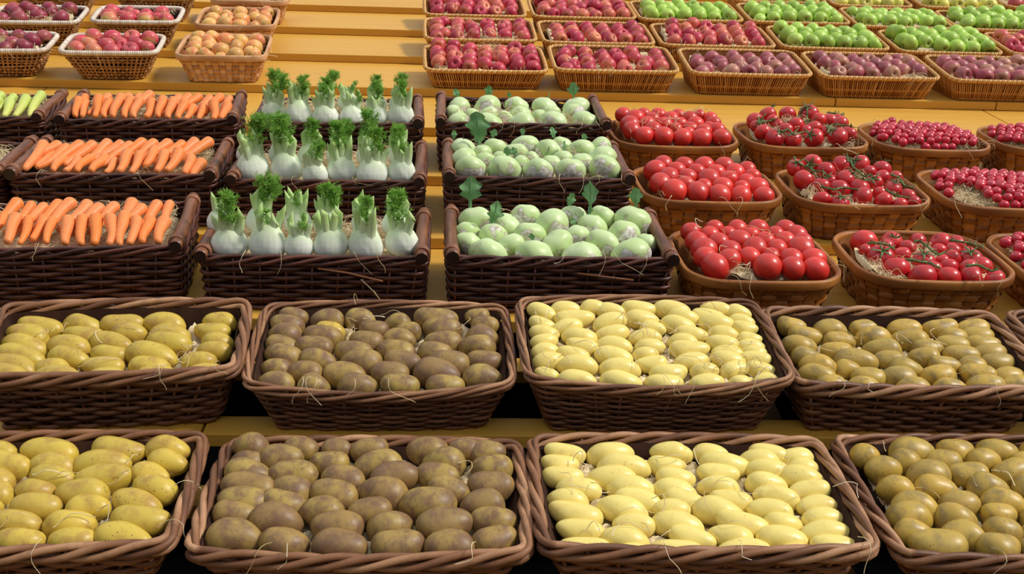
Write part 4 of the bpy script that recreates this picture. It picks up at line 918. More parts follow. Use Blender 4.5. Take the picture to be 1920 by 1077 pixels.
roots(b, [(575, 115, 560, 300, 80), (650, 130, 610, 295, 70), (745, 90, 700, 300, 80), (815, 125, 770, 310, 75), (895, 88, 835, 310, 90), (985, 105, 930, 305, 75), (1050, 112, 1000, 310, 80), (1130, 115, 1090, 300, 85), (1220, 98, 1185, 300, 80), (1300, 105, 1260, 310, 95), (1390, 135, 1325, 320, 80), (1450, 165, 1385, 310, 70), (1520, 165, 1480, 320, 70), (1600, 130, 1595, 320, 85), (1700, 140, 1660, 320, 85)],
 [(645, 88, 620, 220, 60), (830, 85, 800, 200, 70), (985, 78, 950, 200, 80), (1060, 82, 1030, 200, 55), (1140, 65, 1110, 200, 85), (1360, 92, 1330, 200, 70), (1430, 82, 1390, 200, 75), (1510, 87, 1470, 200, 70), (1585, 90, 1545, 200, 80), (1665, 87, 1640, 200, 75), (1740, 100, 1720, 200, 60)],
 (0, 150, 4.0), 'carrot', 'carrot', 'orange carrot', 'topmost carrot basket', 'carrot')
b = mk('W5', 'wicker_basket', 'handled', 3, (-258, 224), (82, 227), 182, 'dark wicker basket of pale green radishes with pole handle at left edge', GH, vbase=0.045, yaw=0.09)
roots(b, [(300, 72, 210, 310, 85), (200, 95, 95, 305, 85), (75, 120, 25, 300, 95), (0, 105, -40, 290, 75)], [(120, 85, 90, 200, 70), (25, 70, 0, 150, 80)], (0, 150, 4.0), 'radish', 'radish', 'long pale green radish', 'radish basket at left edge', 'radish')
b = mk('W4', 'wicker_basket', 'handled', 2, (-390, 326), (8, 330), 270, 'dark wicker basket beside the middle carrot basket, only its pole handle showing', GH, vbase=0.045, yaw=0.05)

# ------------------------------------------------------------------ fennel
def fennels(b, front, back, crop, phrase, fs=1.0):
    ox, oy, s = crop; rs = random.Random(b.seed + 21); spots = []
    for i, (cx, yt, yb, w, fr) in enumerate(front):
        P = unproj(b, ox + cx / s, oy + (yt + yb) / 2 / s, 0.018); z = proj(P)[2]; wm = max(0.066, min(0.105, w / s * z / F_PX)); P[1] = max(P[1], b.vf + 0.052)
        spots.append((P, wm, fr, f"white fennel bulb with green fronds, {ORD[i]} from left in front row of {phrase}"))
    vb = np.mean([p[0][1] for p in spots]) + 0.105
    for i, (cx, yt, fr) in enumerate(back):
        P = hit_v(ox + cx / s, oy + (yt + 170) / s, vb); P = np.array([P[0], vb + rs.gauss(0, 0.006), b.rim + 0.042])
        spots.append((P, 0.082 * fs, fr, f"white fennel bulb with cut stalks, {ORD[i]} from left in back row of {phrase}"))
    for P, wm, fr, label in spots:
        bulb, stalks, H = rs.choice(FENNEL); sc = wm / 0.094
        root = bpy.data.objects.new('fennel', None); C.objects.link(root); root.empty_display_size = 0.02
        R = axis_to(nrm(np.array([rs.gauss(0, 0.05), 0.10 + rs.gauss(0, 0.05), 1]))) @ Matrix.Rotation(rs.gauss(0, 0.25) + rs.choice([0, PI]), 3, 'Z')
        zs = sc * rs.uniform(0.95, 1.06); base = np.array(P) - np.array([0, 0.004, 0.040 * sc]); place(root, base, R, (sc, sc, zs)); tag(root, label, 'fennel', f"fennel in {phrase}")
        link('bulb', bulb, root)
        for m_ in stalks: link('stalk', m_, root)
        for (dx, h) in fr:
            f_ = link('frond', rs.choice(FRONDS[:4]) if h > 0.06 else rs.choice(FRONDS[4:]), root)
            f_.location = (dx * (1 if R[0][0] > 0 else -1), -0.012 if R[1][1] > 0 else 0.012, H * 0.92); f_.rotation_euler = (rs.gauss(0, 0.08) + (0.10 if R[1][1] > 0 else -0.10), rs.gauss(0, 0.12), rs.uniform(0, 6)); k_ = h / 0.10 / sc; f_.scale = (max(0.7, k_), max(0.7, k_), k_)
        b.items.append(dict(P=np.array(P), r=(wm / 2, wm * 0.36, 0.05)))
b = mk('F3', 'wicker_basket', 'handled', 1, (362, 488), (806, 488), 408, 'dark wicker basket of fennel with pole handles, lowest fennel basket', GH, vbase=0.045, yaw=0.016)
fennels(b, [(320, 395, 605, 265, [(0.008, 0.10)]), (595, 420, 610, 270, [(-0.01, 0.05)]), (840, 430, 625, 215, [(0.02, 0.06)]), (1080, 410, 625, 250, []), (1345, 430, 620, 265, [(0.008, 0.075)]), (1610, 390, 605, 250, [(0.0, 0.095)])],
 [(250, 150, [(0.02, 0.05)]), (545, 150, [(0.02, 0.09), (0.03, 0.07)]), (830, 150, [(0.01, 0.055)]), (1060, 200, [(0.02, 0.07), (0.035, 0.08)]), (1330, 190, [(0.02, 0.05)]), (1560, 180, [(0.0, 0.06)])], (350, 330, 3.99), 'lowest fennel basket')
b = mk('F4', 'wicker_basket', 'handled', 2, (422, 344), (800, 346), 277, 'dark wicker basket of fennel with pole handles, middle fennel basket', GH, vbase=0.045, yaw=0.02)
fennels(b, [(290, 720, 885, 260, [(0.006, 0.105)]), (550, 725, 885, 250, [(0.0, 0.11)]), (780, 780, 910, 205, [(0.016, 0.07)]), (1000, 730, 925, 230, [(0.022, 0.10)]), (1240, 750, 930, 250, [(0.014, 0.09)]), (1485, 745, 930, 215, [(0.0, 0.095)])],
 [(250, 500, [(0.01, 0.06)]), (500, 480, [(0.0, 0.09)]), (740, 520, [(0.02, 0.08)]), (960, 470, [(0.03, 0.07)]), (1210, 450, [(0.0, 0.10)]), (1460, 470, [(-0.01, 0.06)])], (410, 130, 4.307), 'middle fennel basket')
b = mk('F5', 'wicker_basket', 'handled', 3, (470, 234), (796, 237), 189, 'dark wicker basket of fennel with pole handles, topmost fennel basket', GH, vbase=0.045, yaw=0.045)
fennels(b, [(445, 290, 425, 195, [(0.01, 0.09)]), (655, 320, 430, 200, [(0.016, 0.075)]), (870, 320, 440, 210, [(0.018, 0.09)]), (1070, 330, 440, 180, [(0.03, 0.06)]), (1280, 320, 440, 180, [(0.005, 0.08)]), (1475, 320, 440, 205, [(0.008, 0.07)])],
 [(450, 170, [(0.012, 0.085)]), (650, 180, [(0.02, 0.055)]), (850, 170, [(0.02, 0.08)]), (1050, 160, [(0.03, 0.05)]), (1270, 170, [(0.0, 0.065)]), (1460, 190, [(0.0, 0.07)])], (410, 130, 4.307), 'topmost fennel basket', 0.95)

FENNEL_FRONT = [q for q in BK if q.id == 'F3'][0]
# ------------------------------------------------------------------ kohlrabi
def kohls(b, rows, crop, leaves, phrase, root_front=False, flip=0.75):
    items = rounds(b, rows, crop, 'rowfront', 'kohl', 'kohlrabi', 'kohlrabi', 'pale green kohlrabi', phrase, 0.84, 0.95, 0.066, 0.118, 0.024, 0.066, 0.058, 0.88)
    rs = random.Random(b.seed + 2); nf = len(rows[0])
    for n_, it in enumerate(items):
        fr = root_front and n_ < nf
        d = (rs.gauss(0, 0.18), 0.80, 0.52) if fr else (rs.gauss(0, 0.45), 0.80 + rs.gauss(0, 0.3), 0.75)
        o = put_round(it, 'kohlrabi', 'kohl', rs, 0.05, d); tag(o, it['label'], 'kohlrabi', f"kohlrabi in {phrase}")
        if fr or rs.random() < 0.2: link('root_stub', STUB, o)
    ox, oy, s = crop
    for (lx, y0, y1) in leaves:
        best = min(items, key=lambda it: (proj(it['P'])[0] - (ox + lx / s)) ** 2 + (1.3 * (proj(it['P'])[1] - 12 - (oy + y1 / s))) ** 2)
        z = proj(best['P'])[2]; h = max(0.03, (y1 - y0) / s * z / F_PX * 1.45)
        u = hit_v(ox + lx / s, oy + y1 / s, best['P'][1] + best['w'] * 0.2); top = np.array([u[0], best['P'][1] + best['w'] * 0.22, best['P'][2] + best['w'] * 0.30])
        lf = link('leaf', rs.choice(LEAVES), best['o'])
        W_ = M @ Matrix.Translation(Vector(top)) @ (axis_to(nrm(np.array([rs.gauss(0, 0.25), 0.12, 1])), 0) @ Matrix.Rotation(rs.gauss(0, 0.5), 3, 'Z')).to_4x4() @ Matrix.Scale(h / 0.07, 4)
        lf.matrix_basis = best['M'].inverted() @ W_
b = mk('K3', 'wicker_basket', 'handled', 1, (832, 488), (1272, 493), 406, 'dark wicker basket of kohlrabi with pole handles, lowest kohlrabi basket', GH, vbase=0.045)
kohls(b, [[(245, 555, 455), (612, 922, 490), (965, 1298, 497), (1320, 1660, 455)], [(205, 420, 430), (520, 735, 437), (840, 1095, 412), (1150, 1410, 405), (1540, 1705, 425)], [(205, 400, 362), (405, 635, 375), (685, 935, 350), (1005, 1210, 373), (1310, 1560, 338)],
 [(215, 475, 250), (480, 705, 278), (745, 1025, 252), (1105, 1335, 280), (1355, 1635, 228)], [(615, 835, 220), (925, 1130, 215), (1195, 1380, 213)]], (800, 330, 3.918),
 [(320, 75, 250), (500, 265, 300), (475, 310, 450), (1040, 140, 220), (1190, 95, 275), (1540, 125, 240), (780, 440, 490), (1085, 330, 375)], 'lowest kohlrabi basket')
b = mk('K4', 'wicker_basket', 'handled', 2, (829, 338), (1191, 342), 278, 'dark wicker basket of kohlrabi with pole handles, middle kohlrabi basket', GH, vbase=0.045)
kohls(b, [[(240, 515, 660), (520, 815, 675), (825, 1090, 695), (1100, 1360, 680), (1385, 1665, 655)], [(190, 415, 585), (405, 580, 620), (740, 870, 655), (975, 1150, 650), (1230, 1430, 628), (1375, 1645, 572)], [(390, 560, 562), (555, 720, 610), (640, 860, 557), (840, 965, 625), (1090, 1270, 610)],
 [(180, 390, 503), (480, 685, 507), (740, 985, 483), (910, 1165, 517), (1065, 1255, 487), (1205, 1440, 513), (1405, 1605, 492)]], (800, 150, 4.571),
 [(230, 460, 520), (450, 340, 550), (550, 430, 505), (810, 430, 490), (1100, 405, 485), (690, 605, 680), (765, 585, 650), (1020, 590, 660), (1365, 465, 520), (1180, 530, 600)], 'middle kohlrabi basket', True)
b = mk('K5', 'wicker_basket', 'handled', 3, (816, 235), (1148, 240), 189, 'dark wicker basket of kohlrabi with pole handles, topmost kohlrabi basket', GH, vbase=0.045)
kohls(b, [[(165, 365, 282), (415, 660, 290), (685, 945, 293), (955, 1220, 270), (1240, 1475, 270)], [(155, 325, 218), (305, 480, 248), (600, 740, 270), (880, 1035, 258), (1145, 1370, 210)], [(450, 615, 230), (705, 905, 228), (980, 1150, 220)],
 [(165, 385, 155), (400, 645, 142), (660, 880, 150), (890, 1125, 145), (1150, 1395, 137)]], (800, 150, 4.571), [(270, 85, 155), (515, 60, 140), (710, 130, 160), (1030, 95, 145), (1265, 30, 135)], 'topmost kohlrabi basket')
# ------------------------------------------------------------------ tomatoes
GS = 'orange brown chip baskets of tomatoes'
def tomatoes(b, rows, crop, phrase):
    items = rounds(b, rows, crop, 'rowfront', 'tomato', 'tomato', 'tomato', 'plain red tomato', phrase, 0.92, 0.96, 0.05, 0.086, 0.022)
    rs = random.Random(b.seed + 4)
    for it in items:
        o = put_round(it, 'tomato', 'tomato', rs, 0.0328, (rs.gauss(0, 0.4), rs.gauss(0, 0.4), -1)); tag(o, it['label'], 'tomato', f"tomatoes in {phrase}")
b = mk('T1', 'chip_basket', 'splint', 1, (1297, 528), (1590, 531), 437, 'orange brown chip basket of plain tomatoes, lowest of the three', GS)
tomatoes(b, [[(315, 585, 447), (905, 1180, 445), (1180, 1410, 487), (1410, 1660, 483)], [(240, 470, 390), (515, 740, 395), (740, 960, 390), (1030, 1205, 385), (1210, 1430, 403), (1480, 1715, 395)], [(185, 400, 248), (240, 485, 308), (545, 765, 325), (790, 1035, 293), (1050, 1260, 308), (1270, 1525, 280), (1455, 1645, 247)],
 [(170, 365, 152), (335, 520, 175), (430, 635, 230), (650, 875, 220), (930, 1120, 222), (1150, 1350, 228), (1290, 1490, 165)], [(425, 605, 133), (590, 745, 178), (635, 825, 122), (815, 985, 168), (860, 1060, 98), (1050, 1220, 165), (1135, 1335, 103)]], (1240, 390, 5.128), 'lowest plain tomato basket')
b = mk('T2', 'chip_basket', 'splint', 2, (1216, 379), (1476, 382), 317, 'orange brown chip basket of plain tomatoes, middle of the three', GS)
tomatoes(b, [[(500, 760, 785), (765, 985, 830), (985, 1205, 870), (1205, 1410, 885), (1410, 1605, 882)], [(400, 610, 738), (650, 825, 765), (870, 1030, 798), (1045, 1255, 790), (1260, 1430, 818), (1435, 1645, 785)], [(300, 510, 605), (445, 645, 678), (665, 855, 710), (870, 1095, 718), (1095, 1285, 728), (1300, 1475, 762)],
 [(550, 735, 630), (760, 935, 655), (975, 1160, 658), (1180, 1375, 660), (1385, 1555, 705)], [(400, 585, 560), (625, 805, 585), (830, 1035, 588), (1045, 1240, 588), (1280, 1440, 638)]], (1140, 180, 5.128), 'middle plain tomato basket')
b = mk('T3', 'chip_basket', 'splint', 3, (1162, 275), (1391, 278), 229, 'orange brown chip basket of plain tomatoes, topmost of the three', GS)
tomatoes(b, [[(255, 440, 282), (450, 645, 300), (645, 830, 327), (830, 1030, 325), (1030, 1215, 325)], [(125, 300, 245), (350, 510, 245), (600, 730, 255), (735, 860, 300), (885, 1045, 280), (1055, 1220, 257)], [(90, 280, 205), (300, 460, 205), (475, 635, 205), (640, 790, 215), (750, 905, 262), (805, 970, 208), (960, 1085, 257)],
 [(65, 210, 112), (150, 340, 132), (345, 500, 160), (525, 680, 152), (700, 860, 150), (920, 1050, 162), (1010, 1160, 205)], [(265, 400, 110), (415, 565, 120), (610, 735, 125), (805, 935, 132)]], (1140, 180, 5.128), 'topmost plain tomato basket')

def sepals(g, base, up, R, rs):
    u = nrm(np.array(up)); a = nrm(np.cross(u, np.array([0.2, 1, 0.1]))); c = np.cross(u, a)
    for k in range(5):
        t = k * 2 * PI / 5 + rs.uniform(-0.2, 0.2); d = a * math.cos(t) + c * math.sin(t); l = R * rs.uniform(0.8, 1.15); cu = rs.uniform(-0.1, 0.7)
        P = [base + u * 0.0005, base + d * l * 0.35 + u * (0.0025), base + d * l * 0.7 + u * (0.003 + cu * 0.004), base + d * l + u * (0.002 + cu * 0.012)]
        V, F = tube(P, [0.0030, 0.0036, 0.0026, 0.0006], [0.0014, 0.0012, 0.0009, 0.0004], 6, False, u); g.add(V, F)
def trusses(b, toms, vines, crop, phrase):
    ox, oy, s = crop; rs = random.Random(b.seed + 14)
    its = rounds(b, [toms], crop, 'row', 'vine_tomato', 'tomato', 'tomato', 'tomato', phrase, 0.9, 0.92, 0.046, 0.084, 0.02)
    VP = []
    for path in vines:
        pts = []
        for i, (x, y) in enumerate(path):
            P = unproj(b, ox + x / s, oy + y / s, 0.050 + (0.006 if i % 2 else 0.0)); pts.append(P)
        VP.append(np.array(pts))
    def dens(P, n=24):
        t = np.linspace(0, len(P) - 1, n); q = np.stack([np.interp(t, np.arange(len(P)), P[:, k]) for k in range(3)], 1)
        for _ in range(3): q[1:-1] = (q[:-2] + 2 * q[1:-1] + q[2:]) / 4
        return q
    VD = [dens(v) if len(v) > 1 else v for v in VP]; own = [[] for _ in vines]
    for it in its:
        px = proj(it['P'] + np.array([0, 0, 0.03])); dd = [min((proj(q)[0] - px[0]) ** 2 + (1.6 * (proj(q)[1] - px[1])) ** 2 for q in v) for v in VD]
        own[int(np.argmin(dd))].append(it)
    order = sorted(range(len(vines)), key=lambda i: np.mean([proj(q)[0] for q in VD[i]])); n_ = 0
    for i in order:
        if not own[i]: continue
        n_ += 1
        cen = np.mean([q['P'] for q in own[i]], 0); base = np.array([cen[0], cen[1], cen[2] - 0.03])
        root = bpy.data.objects.new('tomato_truss', None); C.objects.link(root); root.empty_display_size = 0.02; place(root, base)
        tag(root, f"truss of red tomatoes on green vine, {ORD[n_ - 1]} from left in {phrase}", 'tomatoes on the vine', f"tomato trusses in {phrase}")
        g = Geo(); v = VD[i].copy()
        for j in range(len(v)):                                  # the vine lies on its tomatoes, never inside them
            for it in its:
                d = v[j][:2] - it['P'][:2]; rr = it['w'] / 2 + 0.003; q = rr * rr - (d ** 2).sum()
                if q > 0: v[j][2] = max(v[j][2], it['P'][2] + math.sqrt(q) * 0.9)
        if len(v) > 1:
            V, F = tube(v - base, np.linspace(0.0040, 0.0028, len(v)), None, 8); g.add(V, F)
            for j in range(2, len(v), 4):
                e = v[j] + np.array([rs.gauss(0, 0.010), rs.gauss(0, 0.010), rs.uniform(0.004, 0.018)]); V, F = tube([v[j] - base, (v[j] + e) / 2 - base + [0, 0, 0.002], e - base], [0.0018, 0.0014, 0.0006], None, 5); g.add(V, F)
        for it in own[i]:
            d = v - it['P'][None]; j = int(np.argmin((d ** 2).sum(1))); dist = math.sqrt((d[j] ** 2).sum()); dirn = nrm(d[j] + np.array([0, -0.006, 0.012])); R = it['w'] / 2
            at = it['P'] + dirn * R * 0.86
            ax = dirn if dist < R * 2.1 else nrm(np.array([rs.gauss(0, 0.5), rs.gauss(0.4, 0.3), 0.4]))
            if dist < R * 2.1:
                sepals(g, at - base, dirn, R, rs)
                V, F = tube([at - base, (at + v[j]) / 2 - base + [0, 0, 0.004], v[j] - base], [0.0016, 0.0018, 0.0024], None, 6); g.add(V, F)
            o = link('tomato', rs.choice(PRO['vine_tomato']), root)
            o.matrix_basis = Matrix.Translation(Vector(it['P'] - base)) @ axis_to(ax, rs.uniform(0, 6)).to_4x4() @ Matrix.Scale(R / 0.0328, 4)
        link('vine', g.mesh('vine', MAT['vine']), root)
        n0 = 0
b = mk('V1', 'chip_basket', 'splint', 1, (1632, 527), (1922, 531), 440, 'orange brown chip basket of tomatoes on the vine, lowest of the three', GS)
trusses(b, [(165, 440, 213), (440, 650, 222), (720, 905, 245), (985, 1190, 240), (1240, 1435, 275), (270, 400, 355), (330, 580, 360), (590, 755, 375), (620, 790, 305), (1120, 1290, 340), (1265, 1480, 390), (1440, 1560, 380), (480, 750, 467), (780, 1005, 430), (1085, 1270, 415), (1040, 1150, 450), (1250, 1460, 490), (1480, 1705, 475), (740, 1000, 550), (1005, 1240, 570), (1090, 1280, 495), (1245, 1490, 592), (1490, 1690, 605), (980, 1130, 345), (870, 1050, 500), (430, 610, 290)],
 [[(340, 340), (450, 335), (530, 350), (600, 395)], [(790, 330), (840, 310), (940, 390), (1020, 460), (1090, 420)], [(1130, 310), (1210, 320), (1330, 340), (1450, 380)], [(710, 495), (830, 515), (940, 530), (1040, 580)], [(1290, 560), (1400, 545), (1530, 610), (1600, 590)], [(560, 270), (600, 280), (640, 285)]], (1560, 390, 5.128), 'lowest vine tomato basket')
b = mk('V2', 'chip_basket', 'splint', 2, (1506, 385), (1758, 389), 323, 'orange brown chip basket of tomatoes on the vine, middle of the three', GS)
trusses(b, [(415, 560, 540), (545, 700, 488), (660, 815, 560), (465, 650, 640), (590, 745, 680), (805, 960, 505), (955, 1115, 498), (1050, 1170, 580), (845, 1020, 635), (740, 830, 665), (945, 1115, 695), (1100, 1235, 672), (1140, 1300, 555), (1180, 1320, 625), (1245, 1395, 720), (1330, 1450, 635), (770, 945, 712), (645, 795, 805), (975, 1150, 775), (805, 980, 855), (1150, 1270, 770), (1160, 1315, 812), (1320, 1450, 865), (1420, 1560, 800), (1480, 1600, 840)],
 [[(500, 590), (600, 590), (650, 630), (740, 640)], [(960, 580), (1040, 640), (1080, 680), (1140, 665)], [(1300, 660), (1380, 690), (1420, 760), (1490, 770)], [(720, 765), (820, 790), (900, 770), (1030, 790)], [(1260, 790), (1350, 840), (1470, 860)], [(1220, 575), (1270, 550)]], (1380, 180, 4.489), 'middle vine tomato basket')
b = mk('V3', 'chip_basket', 'splint', 3, (1414, 277), (1638, 280), 233, 'orange brown chip basket of tomatoes on the vine, topmost of the three', GS)
trusses(b, [(55, 195, 150), (200, 345, 105), (250, 350, 155), (95, 195, 210), (160, 300, 245), (300, 395, 200), (365, 500, 97), (505, 660, 60), (240, 405, 280), (350, 480, 230), (440, 580, 190), (420, 565, 320), (575, 735, 285), (540, 640, 245), (640, 770, 135), (615, 740, 220), (690, 780, 250), (750, 880, 160), (940, 1080, 180), (790, 960, 268), (960, 1100, 260), (880, 950, 160)],
 [[(190, 235), (250, 210), (320, 210)], [(510, 180), (580, 165), (620, 215)], [(380, 300), (450, 280), (480, 330), (570, 300)], [(770, 140), (850, 150), (910, 160)], [(770, 310), (800, 240), (880, 245), (980, 255)], [(290, 100), (330, 80)]], (1380, 180, 4.489), 'topmost vine tomato basket')

def cherries(b, phrase, hole=None, dia=0.0335, mound=0.034):
    rs = random.Random(b.seed + 33); hw, hd = b.W / 2 - 0.031, b.D / 2 - 0.032; rows = []; y = -hd; r = 0
    while y <= hd:
        row = []; x = -hw + (dia * 0.52 if r % 2 else 0)
        while x <= hw:
            e = (abs(x / hw) ** 4 + abs(y / hd) ** 4)
            if e < 1.02 and not (hole and hole(x / hw, y / hd)):
                q = np.array([x + rs.gauss(0, 0.0050), y + rs.gauss(0, 0.0050), b.h + rs.gauss(0.003, 0.003) + mound * (1 - e) ** 0.6 * 0.8 if e < 1 else b.h + 0.004]); d_ = dia * rs.uniform(0.90, 1.06)
                row.append(dict(P=from_basket(b, q), r=(d_ / 2, d_ / 2, d_ / 2), w=d_))
            x += dia * 1.04
        if row: rows.append(row)
        y += dia * 0.93; r += 1
    items = labelled(b, rows, 'rowfront', 'small cherry tomato', phrase); relax(b, items, 0.97, 40, 0.008, wallgap=0.016); b.items += items
    for it in items:
        o = put_round(it, 'cherry_tomato', 'cherry', rs, 0.034); tag(o, it['label'], 'cherry tomato', f"cherry tomatoes in {phrase}")
b = mk('H3', 'chip_basket', 'splint', 3, (1662, 281), (1871, 285), 237, 'orange brown chip basket of cherry tomatoes, upper one fully in view', GS)
cherries(b, 'upper cherry tomato basket')
b = mk('H2', 'chip_basket', 'splint', 2, (1796, 391), (2040, 396), 325, 'orange brown chip basket of cherry tomatoes, middle one cut by right edge', GS)
cherries(b, 'middle cherry tomato basket', lambda x, y: x < -0.52 and y < 0.05 and y < -0.3 - 1.1 * (x + 0.52) * -1 + 0.5, 0.035)
b = mk('H4', 'chip_basket', 'splint', 3, (1896, 283), (2106, 287), 242, 'orange brown chip basket of cherry tomatoes, upper one cut by right edge', GS)
cherries(b, 'upper right cherry tomato basket')
b = mk('H1', 'chip_basket', 'splint', 1, (1956, 540), (2240, 545), 446, 'orange brown chip basket of cherry tomatoes, lowest one at right edge', GS)
cherries(b, 'lowest cherry tomato basket', None, 0.036)

# ------------------------------------------------------------------ apples in trays at the top right
GA = 'honey coloured wicker trays of apples'
def apples(b, cols, crop, kind, wpx, name, adj, phrase, n=None, c=0.012, gi=0.02, dia=0.074):
    ox, oy, s = crop; rs = random.Random(b.seed + 8); L = []
    fit_plane(b, [(ox + q[0] / s, oy + q[1] / s + wpx * 0.48) for q in cols] + [(ox + q[2] / s, oy + q[3] / s + wpx * 0.48) for q in cols], 0.066, 0.064)
    for (xf, yf, xb, yb) in cols:
        A = on_plane(b, ox + xf / s, oy + yf / s + wpx * 0.48); B = on_plane(b, ox + xb / s, oy + yb / s + wpx * 0.48)
        m = n or max(2, int(round((B[1] - A[1]) / (dia * 0.97))) + 1); w = wpx * proj(A)[2] / F_PX
        L.append([dict(P=A + (B - A) * (i / (m - 1) if m > 1 else 0) + np.array([rs.gauss(0, 0.003), rs.gauss(0, 0.002), rs.gauss(0, 0.002)]), w=w * rs.uniform(0.92, 1.06)) for i in range(m)])
    for col in L:
        for q in col: q['r'] = (q['w'] / 2,) * 3
    items = labelled(b, L, 'colf', adj, phrase); relax(b, items, 1.0, 50, 0.022, zf=0.15); b.items += items
    for it in items:
        d = (rs.gauss(0, 0.35), rs.uniform(0.5, 1.2), rs.uniform(-0.1, 0.5)) if rs.random() < (0.65 if 'green' in kind else 0.25) else (rs.gauss(0, 0.8), rs.gauss(0, 0.8), rs.choice([-1, 1]) * rs.random())
        if abs(d[2]) + abs(d[0]) + abs(d[1]) < 0.1: d = (0, 1, 0.2)
        o = put_round(it, name, kind, rs, 0.0400, d); tag(o, it['label'], 'apple', f"apples in {phrase}")
c2, c3, c4_ = (500, 0, 3.4286), (980, 0, 3.6923), (1400, 0, 3.6923)
def tray(bid, k, FL, FR, label): return mk(bid, 'apple_tray', 'tray', k, FL, FR, None, label, GA, 0.12, 0.0, 0.012, None, 0.385)
b = tray('A1', 5, (795, 134), (1029, 136), 'honey wicker tray of red apples nearest the kohlrabi, leftmost in lowest apple row')
apples(b, [(1080, 350, 1085, 240), (1190, 355, 1195, 250), (1297, 383, 1305, 278), (1408, 362, 1405, 285), (1515, 383, 1515, 290), (1625, 365, 1610, 270), (1733, 383, 1715, 275)], c2, 'apple_red', 31, 'red_apple', 'red apple', 'leftmost tray, lowest row')
b = tray('A2', 5, (1040, 133), (1276, 137), 'honey wicker tray of red apples, second from left in lowest apple row')
apples(b, [(330, 425, 290, 305), (460, 425, 415, 320), (595, 400, 530, 328), (715, 440, 650, 325), (838, 412, 770, 320), (985, 405, 940, 332)], c3, 'apple_red', 32, 'red_apple', 'red apple', 'second tray, lowest row')
b = tray('A3', 5, (1296, 139), (1527, 144), 'honey wicker tray of dull purple apples, third from left in lowest apple row')
apples(b, [(1265, 452, 1215, 370), (1425, 435, 1320, 355), (1550, 450, 1455, 348), (1670, 445, 1570, 365), (1788, 445, 1685, 348), (1885, 440, 1830, 372)], c3, 'apple_dark', 33, 'dark_apple', 'dull purple apple', 'third tray, lowest row')
b = tray('A4', 5, (1543, 146), (1767, 150), 'honey wicker tray of dull purple apples, fourth from left in lowest apple row')
apples(b, [(635, 440, 510, 350), (755, 445, 620, 350), (880, 470, 740, 370), (990, 450, 870, 372), (1110, 435, 960, 378), (1225, 440, 1075, 365)], c4_, 'apple_dark', 33, 'dark_apple', 'dull purple apple', 'fourth tray, lowest row')
b = tray('A5', 5, (1786, 152), (2014, 157), 'honey wicker tray of dull purple apples at right edge of lowest apple row')
apples(b, [(1510, 462, 1300, 385), (1625, 468, 1430, 375), (1740, 468, 1530, 385), (1860, 480, 1690, 385), (1985, 490, 1800, 400), (2100, 495, 1890, 378)], c4_, 'apple_dark', 33, 'dark_apple', 'dull purple apple', 'fifth tray, lowest row')
b = tray('B1', 6, (795, 75), (1008, 78), 'honey wicker tray of red apples, leftmost in second apple row')
apples(b, [(1115, 190, 1110, 97), (1228, 190, 1220, 103), (1332, 183, 1315, 120), (1438, 178, 1420, 115), (1540, 180, 1520, 118), (1648, 190, 1628, 105)], c2, 'apple_red', 29, 'red_apple', 'red apple', 'leftmost tray, second row')
b = tray('B2', 6, (1019, 81), (1230, 84), 'honey wicker tray of red apples, second from left in second apple row')
apples(b, [(265, 218, 230, 142), (375, 228, 330, 148), (495, 220, 440, 150), (605, 228, 545, 158), (712, 220, 650, 148), (815, 230, 780, 150)], c3, 'apple_red', 29, 'red_apple', 'red apple', 'second tray, second row')
b = tray('B3', 6, (1241, 86), (1457, 90), 'honey wicker tray of red apples, third from left in second apple row')
apples(b, [(1075, 230, 1025, 123), (1185, 240, 1145, 123), (1290, 245, 1245, 143), (1405, 230, 1350, 155), (1505, 232, 1455, 137), (1620, 245, 1570, 145)], c3, 'apple_red', 29, 'red_apple', 'red apple', 'third tray, second row')
b = tray('B4', 6, (1468, 90), (1672, 95), 'honey wicker tray of green apples, fourth from left in second apple row')
apples(b, [(325, 222, 240, 150), (445, 235, 350, 152), (555, 235, 460, 165), (665, 240, 580, 170), (780, 258, 680, 172), (890, 250, 800, 172)], c4_, 'apple_green', 31, 'green_apple', 'bright green apple', 'fourth tray, second row')
b = tray('B5', 6, (1688, 98), (1885, 103), 'honey wicker tray of green apples, fifth from left in second apple row')
apples(b, [(1130, 240, 1000, 170), (1245, 248, 1130, 185), (1360, 258, 1250, 180), (1480, 265, 1350, 178), (1590, 265, 1460, 172), (1700, 270, 1570, 175)], c4_, 'apple_green', 32, 'green_apple', 'bright green apple', 'fifth tray, second row')
b = tray('B6', 6, (1900, 103), (2100, 107), 'honey wicker tray of red apples at right edge of second apple row')
apples(b, [(1880, 300, 1770, 205), (1990, 305, 1880, 205), (2100, 310, 1990, 210)], c4_, 'apple_red', 30, 'red_apple', 'red apple', 'sixth tray, second row')
b = tray('D1', 7, (795, 29), (988, 32), 'honey wicker tray of red apples, leftmost in third apple row')
apples(b, [(1095, 22, 1100, -55), (1195, 15, 1195, -60), (1283, 22, 1285, -50), (1380, 35, 1375, -45), (1470, 27, 1465, -50), (1562, 35, 1555, -45)], c2, 'apple_red', 28, 'red_apple', 'red apple', 'leftmost tray, third row')
b = tray('D2', 7, (1000, 33), (1195, 36), 'honey wicker tray of red apples, second from left in third apple row')
apples(b, [(190, 55, 150, -35), (300, 52, 255, -35), (390, 60, 350, -30), (500, 60, 455, -30), (605, 55, 555, -30), (710, 55, 655, -30)], c3, 'apple_red', 28, 'red_apple', 'red apple', 'second tray, third row')
b = tray('D3', 7, (1200, 38), (1396, 41), 'honey wicker tray of green apples, third from left in third apple row')
apples(b, [(920, 52, 870, 0), (1025, 62, 970, -10), (1130, 60, 1070, -5), (1235, 65, 1170, 0), (1340, 75, 1275, 8), (1440, 65, 1375, 8)], c3, 'apple_green', 28, 'green_apple', 'bright green apple', 'third tray, third row')
